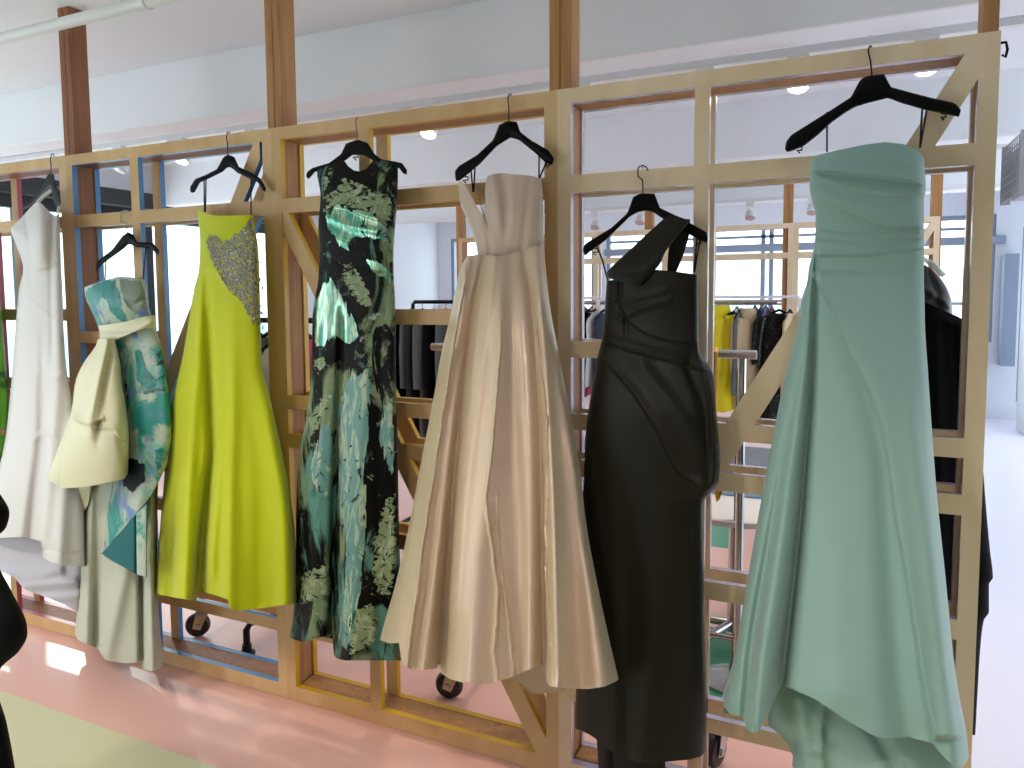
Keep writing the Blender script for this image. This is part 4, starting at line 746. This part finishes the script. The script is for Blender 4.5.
# chrome rack close behind the partition
RY = .70; xa, xb = pxX(432, 344, RY), pxX(757, 350, RY); zr = 1.50
t = thing('clothes_rack', 'chrome rolling rack with a low empty rail close behind the partition', 'clothes rack', ((xa+xb)/2, RY, 0))
MB().tube([(xa, RY, zr), (xb, RY, zr)], .018, 12).build('rail', steel, t, True)
for x in (-1.868, xb-.06):
    MB().tube([(x, RY+.03, zr), (x, RY+.03, .20)], .017, 12).build('upright', steel, t, True)
    MB().tube([(x, RY-.42, .205), (x, RY+.30, .205)], .016, 12).build('foot', steel, t, True)
    for yy in (RY-.40, RY+.28): caster((x-.022, yy), t, (10 if yy < RY else 200) if x < -1.3 else 70)
MB().tube([(-1.868, RY+.03, .30), (xb-.06, RY+.03, .30)], .012, 10).build('lower_bar', steel, t, True)
# black pipe rack behind the chartreuse gown
t = thing('clothes_rack', 'black iron pipe rack whose foot and caster show under the chartreuse gown', 'clothes rack', (-3.3, .4, 0))
MB().tube([(-2.99, .24, .0), (-2.99, .24, .12), (-2.98, .26, .15), (-2.88, .40, .16), (-2.5, .95, .16)], .017, 10).build('foot', iron, t, True)
MB().lathe([(.04, 0), (.04, .008), (.024, .012), (.022, .05)], (-2.99, .24, 0), n=16).build('flange', iron, t, True)
MB().tube([(-3.345, .29, .14), (-3.35, .29, .19), (-3.42, .6, .20), (-3.42, 1.1, .20)], .017, 10).build('foot', iron, t, True)
MB().tube([(-3.42, .75, .20), (-3.42, .75, 1.62)], .016, 10).build('upright', iron, t, True); MB().tube([(-2.6, .84, .16), (-2.6, .75, 1.62)], .016, 10).build('upright', iron, t, True)
MB().tube([(-3.47, .75, 1.62), (-2.55, .75, 1.62)], .016, 10).build('rail', iron, t, True); caster((-3.36, .28), t, 36); caster((-3.44, 1.05), t, 20)
cols = [whitec, greyc, whitec, lil, pink, blue, navy]
for i in range(7):
    x = -3.36+.115*i
    garment('hanging_garment', ['pale grey garment on the iron pipe rack beside the timber post', 'charcoal garment second from the left on the iron pipe rack', 'white garment in the left half of the iron pipe rack', 'lilac garment in the middle of the iron pipe rack', 'pink garment on the iron pipe rack beside the chartreuse gown', 'blue garment on the iron pipe rack behind the chartreuse gown', 'navy garment at the right end of the iron pipe rack'][i], 'garment', x, .75, 1.555, .75+.1*(i % 3), .40, .07, math.pi/2+.1*(i % 2), cols[i], 'garments on the iron pipe rack', seed=i, folds=3)
# black clothes rack further back, left of the champagne gown
BY = 2.5; x0 = pxX(413, 301, BY); x1 = pxX(500, 303, BY); zb = float(atY(413., 302., BY)[2])
t = thing('clothes_rack', 'dark pipe rack of black clothes seen between the printed and champagne gowns', 'clothes rack', ((x0+x1)/2, BY, 0))
for x in (x0, x1): MB().tube([(x, BY, .02), (x, BY, zb-.02), (x+(.02 if x == x0 else -.02), BY, zb)], .014, 8).build('upright', iron, t, True); MB().tube([(x, BY-.25, .02), (x, BY+.25, .02)], .015, 8).build('foot', iron, t, True)
MB().tube([(x0+.01, BY, zb), (x1-.01, BY, zb)], .014, 8).build('rail', iron, t, True)
names = ['black coat at the left end of the dark pipe rack', 'black coat with a grey lapel, second on the dark pipe rack', 'grey and black jacket, third on the dark pipe rack', 'black blouse in the middle of the dark pipe rack', 'charcoal jacket right of the middle of the dark pipe rack', 'glossy black jacket near the right of the dark pipe rack', 'black dress at the right end of the dark pipe rack']
for i in range(7):
    garment('hanging_garment', names[i], 'garment', x0-.05+(x1-x0-.02)*(i+.3)/7, BY, zb-.06, 1.0+.06*(i % 3), .42, .08, 1.45+.06*(i % 3), [blk, blk2, greyc, blk, greyc, blk2, blk][i], 'black clothes on the dark pipe rack', sleeves=.58, seed=20+i, folds=4)
# long rack with the yellow coat
YY_ = 4.8; xa, xb = pxX(566, 300, YY_), pxX(800, 297, YY_); zy = float(atY(750., 297., YY_)[2])
t = thing('clothes_rack', 'white steel double-rail rack holding the yellow coat, before the second partition', 'clothes rack', ((xa+xb)/2, YY_, 0))
MB().box(xa, xb, YY_-.02, YY_+.02, zy-.012, zy+.012).build('top_rail', white_metal, t, bevel=.004)
MB().tube([(xa, YY_+.12, zy-.05), (xb-.2, YY_+.12, zy-.05)], .02, 10).build('rear_rail', steel, t, True)
for x in (pxX(598, 300, YY_), pxX(699, 299, YY_), xb):
    MB().box(x-.015, x+.015, YY_-.015, YY_+.015, .03, zy-.012).build('upright', white_metal, t); MB().box(x-.02, x+.02, YY_-.28, YY_+.28, 0, .03).build('foot', white_metal, t)
def on_rack(label, px, m, top=306, length=.9, w=.42, ang=0, cat='garment', name='hanging_garment', y=YY_, grp='clothes on the long white rack', **k):
    z = float(atY(float(px), float(top), y)[2]); garment(name, label, cat, pxX(px, top, y), y, z, length, w, k.pop('d', .12), ang, m, grp, **k)
on_rack('bright yellow coat on the white rack, seen right beside the olive gown', 721, yel, 309, .86, .30, .25, 'coat', 'coat', sleeves=.6, collar=True, seed=3)
on_rack('pale yellow coat just right of the bright yellow coat', 733, yel, 312, .90, .26, .5, 'coat', 'coat', sleeves=.6, seed=4)
on_rack('beige belted trench coat hanging on the white rack', 748, tan, 312, .86, .24, .8, 'coat', 'coat', sleeves=.55, collar=True, seed=5)
on_rack('black sequinned dress at the right of the white rack, beside the brace', 779, seq, 310, 1.1, .34, .3, 'dress', 'dress', sleeves=.5, seed=6)
for i, (px, m, lab) in enumerate([(575, navy, 'navy garment leftmost on the white rack, behind the timber post'), (588, blk, 'black garment on the white rack left of the olive gown'), (596, whitec, 'white shirt on the white rack left of the olive gown'), (604, navy, 'navy coat on the white rack against the olive gown'), (741, greyc, 'grey sleeve garment between the yellow and trench coats'), (790, tan, 'tan skirt on the white rack beside the mint gown')]):
    on_rack(lab, px, m, 309+(i % 2), .75, .36, 1.35, seed=30+i, folds=3, d=.07)
# garments behind the second partition
YF_ = 6.3; xa, xb = pxX(560, 300, YF_), pxX(810, 300, YF_); zf = float(atY(750., 301., YF_)[2])
t = thing('clothes_rack', 'far steel rack with red and blue garments behind the second partition', 'clothes rack', ((xa+xb)/2, YF_, 0))
MB().tube([(xa, YF_, zf), (xb, YF_, zf)], .014, 8).build('rail', steel, t, True)
for x in (xa+.05, xb-.05): MB().tube([(x, YF_, .02), (x, YF_, zf)], .014, 8).build('upright', steel, t, True); MB().tube([(x, YF_-.25, .02), (x, YF_+.25, .02)], .016, 8).build('foot', steel, t, True)
for i, (px, m, lab) in enumerate([(583, red, 'dark red garment on the far rack left of the olive gown'), (592, red, 'crimson garment on the far rack left of the olive gown'), (755, red, 'dark red garment on the far rack right of the trench coat'), (761, blue, 'royal blue garment on the far rack right of the trench coat'), (766, lil, 'pale mauve garment on the far rack between blue and red ones'), (772, red, 'bright red garment on the far rack left of the sequinned dress'), (727, blue, 'blue garment on the far rack above the yellow coat'), (737, whitec, 'white garment on the far rack above the trench coat'), (793, navy, 'navy garment on the far rack beside the mint gown')]):
    on_rack(lab, px, m, 306+(i % 2), 1.05, .40, 1.45, y=YF_, grp='garments on the far rack', seed=50+i, folds=3, d=.075)

# black coats behind the right end of the partition
g = thing('coat', 'long black coat behind the right end of the partition', 'coat', (float(atY(930., 400., .42)[0]), .42, 0), 'black coats behind the right end of the partition')
rowsb = [(313, 890, 952), (318, 880, 962), (326, 872, 969), (345, 868, 972), (380, 866, 976), (440, 862, 981), (500, 858, 985.5), (550, 855, 990), (578, 853, 993), (584, 854, 989), (612, 852, 989), (620, 852, 984), (640, 851, 981), (740, 848, 975)]
cloth('coat_body', g, rowsb, [(868, 330), (890, 314), (920, 300), (945, 311), (960, 316), (972, 328)], [(845, 735), (975, 735)], [(313, .06), (400, .11), (735, .13)], [Fold('V', [(935, 320), (940, 500), (942, 730)], .01, 6, .03, 8), Fold('V', [(955, 330), (962, 500), (966, 730)], -.01, 4, -.02, 6), Fold('h', [(925, 318), (950, 322), (966, 334)], .012, 5)], blk, 80, 150, True, front=.40)
g = thing('coat', 'black hooded jacket behind the long black coat, collar beside the mint gown', 'coat', (float(atY(920., 300., .68)[0]), .68, 0), 'black coats behind the right end of the partition')
cloth('coat_body', g, [(264, 903, 930), (270, 895, 934), (280, 888, 942), (290, 884, 948), (303, 880, 952), (330, 878, 953), (420, 876, 955), (520, 874, 957)], [(880, 290), (905, 266), (925, 265), (940, 274), (955, 300)], [(870, 520), (960, 520)], [(264, .05), (300, .09), (520, .11)],
      [Fold('h', [(900, 285), (925, 290), (950, 306)], .015, 4), Fold('V', [(930, 275), (938, 300), (940, 400)], -.012, 3), Fold('h', [(895, 300), (925, 304), (950, 318)], .012, 4)], blk2, 60, 100, True, front=.66)
t = thing('clothes_hanger', 'pale clear plastic hanger above the black hooded jacket', 'hanger', (float(atY(922., 262., .66)[0]), .66, 1.8))
cl_ = mat('clear_plastic', 'c4d4d4', .15, alpha=.7)
MB().tube([atY(x, y, .62) for x, y in [(900, 272), (912, 262), (922, 258), (932, 264), (944, 276)]], .009, 8).build('hanger_body', cl_, t, True)
MB().tube([atY(x, y, d) for x, y, d in [(922, 258, .62), (922, 248, .58), (920, 244, .40), (921, 246, .22)]], .003, 6).build('hook', steel, t, True)

# ------------------------------------------------------------------ table and stools behind
tp = atZ(735., 497., .74); tx, ty = float(tp[0]), float(tp[1])
t = thing('round_table', 'round white pedestal table seen low through the lattice beside the olive gown', 'table', (tx, ty, 0))
MB().lathe([(.02, .70), (.40, .705), (.42, .715), (.42, .735), (.41, .742), (.001, .742)], (tx, ty, 0), n=48).build('table_top', whitec, t, True)
MB().lathe([(.035, .06), (.03, .12), (.028, .70)], (tx, ty, 0), n=20).build('pedestal', steel, t, True)
for k in range(5):
    a = 2*math.pi*k/5+.4; MB().tube([(tx, ty, .10), (tx+.2*math.cos(a), ty+.2*math.sin(a), .075), (tx+.38*math.cos(a), ty+.38*math.sin(a), .03)], [.022, .02, .014], 10).build('leg', steel, t, True)
MB().box(tx-.25, tx-.10, ty-.22, ty-.08, .56, .70).build('cable_box', blk, t, bevel=.01)
t = thing('laptop', 'slim grey-blue laptop lying on the round white table', 'laptop', (tx+.05, ty+.1, .745))
MB().box(tx-.12, tx+.22, ty, ty+.24, .744, .762).build('base', mat('laptop_blue', '8fb4dc', .35), t, bevel=.004)
MB().prism([(tx-.12, .763), (tx+.22, .763), (tx+.22, .95), (tx-.12, .95)], ty+.24, ty+.252).build('screen', mat('laptop_lid', 'a8b0bc', .35), t, bevel=.004)
t = thing('strap', 'mustard yellow strap hanging from the chrome rack beside the olive gown', 'strap', (pxX(712, 500, .66), .66, .9))
xs = pxX(711, 500, .62); zt = 1.535
MB().tube([(xs, .70, 1.50+.018), (xs, .675, 1.51), (xs, .672, 1.2), (xs+.005, .672, 1.0), (xs+.02, .675, .90), (xs+.035, .68, .97), (xs+.03, .68, 1.1)], .011, 8).build('webbing', mat('mustard', 'd8a31a', .6), t, True)
t = thing('pole_stand', 'thin brown pole stand beside the chrome rack, behind the partition', 'stand', (pxX(734, 690, .95), .95, 0))
xs = pxX(735, 600, .95)
MB().tube([(xs, .95, .03), (xs, .95, 1.42)], .011, 10).build('pole', mat('pole_brown', '6a4a2c', .5), t, True); MB().lathe([(.14, 0), (.14, .012), (.02, .03)], (xs, .95, 0), n=28).build('base', steel, t, True)


# ------------------------------------------------------------------ nails carrying the two lower hangers
for px, py, lab in ((643, 168, 'small nail in the lattice rail holding the olive gown hanger'), (125, 213, 'small nail in the lattice rail holding the teal gown hanger')):
    p = atY(float(px), float(py), 0.); n_ = MB().tube([(p[0], .005, p[2]), (p[0], -.028, p[2]+.002)], .0022, 8).build('nail', steel, None, True); meta(n_, lab, 'nail')
t = thing('camera_sensor_hook', 'small black hook on the right edge of the partition near the top', 'hook', (.0, .08, 2.3)); t.name = 'wall_hook'
p = atY(1004., 50., .08); MB().tube([(-.012, .08, p[2]+.02), (.012, .08, p[2]+.02), (.016, .08, p[2]), (.012, .08, p[2]-.02), (.004, .08, p[2]-.012)], .004, 6).build('hook_bar', plastic, t, True)

# ------------------------------------------------------------------ black tiered garment on a dress form at the left edge, near the camera
FY = -1.25
fx = float(atY(-40., 600., FY)[0]); zlow = .12
g = thing('dress_form', 'black tiered coat-dress on a stand at the lower left edge, close to the camera', 'dress form', (fx, FY, 0))
pr = [(470, -62, -12), (482, -66, -7), (492, -70, -1), (513, -72, 9.5), (528, -71, 6), (537, -68, -2), (560, -76, -2), (590, -82, 11), (626, -90, 27), (634, -90, 27.5), (650, -84, 20), (672, -76, -1), (690, -80, -2), (720, -88, 6), (768, -100, 15), (860, -110, 26), (960, -116, 32)]
cloth('dress', g, pr, [(-120, 470), (60, 470)], [(-120, 950), (60, 950)], [(470, .05), (513, .10), (537, .07), (628, .14), (680, .11), (960, .2)], [], blk, 60, 160, True, front=FY)
MB().tube([(fx, FY, .03), (fx, FY, 1.0)], .015, 10).build('stand_pole', iron, g, True); MB().lathe([(.16, 0), (.16, .012), (.03, .035)], (fx, FY, 0), n=28).build('stand_base', iron, g, True)
for r_ in g.children: pass

# ------------------------------------------------------------------ buildings across the street
fac = mat('facade_pale', 'cfd8d6', .8, var=.05, vscale=.6); facw = mat('facade_window', '9fc0cc', .2)
def building(label, x0, x1, y0, y1, h, face):
    t = thing('building', label, 'building', ((x0+x1)/2, (y0+y1)/2, -8), 'buildings across the street')
    MB().box(x0, x1, y0, y1, -8, h).build('wall', fac, t)
    b = MB(); c = MB()
    if face == 'x':
        y = y0+.8
        while y < y1-1.5:
            z = -7
            while z < h-2: b.box(x1, x1+.05, y, y+1.3, z, z+1.7); c.box(x1, x1+.12, y-.1, y+1.4, z-.12, z); z += 3
            y += 2.6
    else:
        x = x0+.8
        while x < x1-1.5:
            z = -7
            while z < h-2: b.box(x, x+1.3, y0-.05, y0, z, z+1.7); c.box(x-.1, x+1.4, y0-.12, y0, z-.12, z); z += 3
            x += 2.6
    b.build('windows', facw, t); c.build('sills', fac, t)
building('pale building seen through the left windows', -30, -22, -4, 34, 4.0, 'x')
building('pale building seen through the far windows', -18, 12, 26, 34, 3.4, 'y')
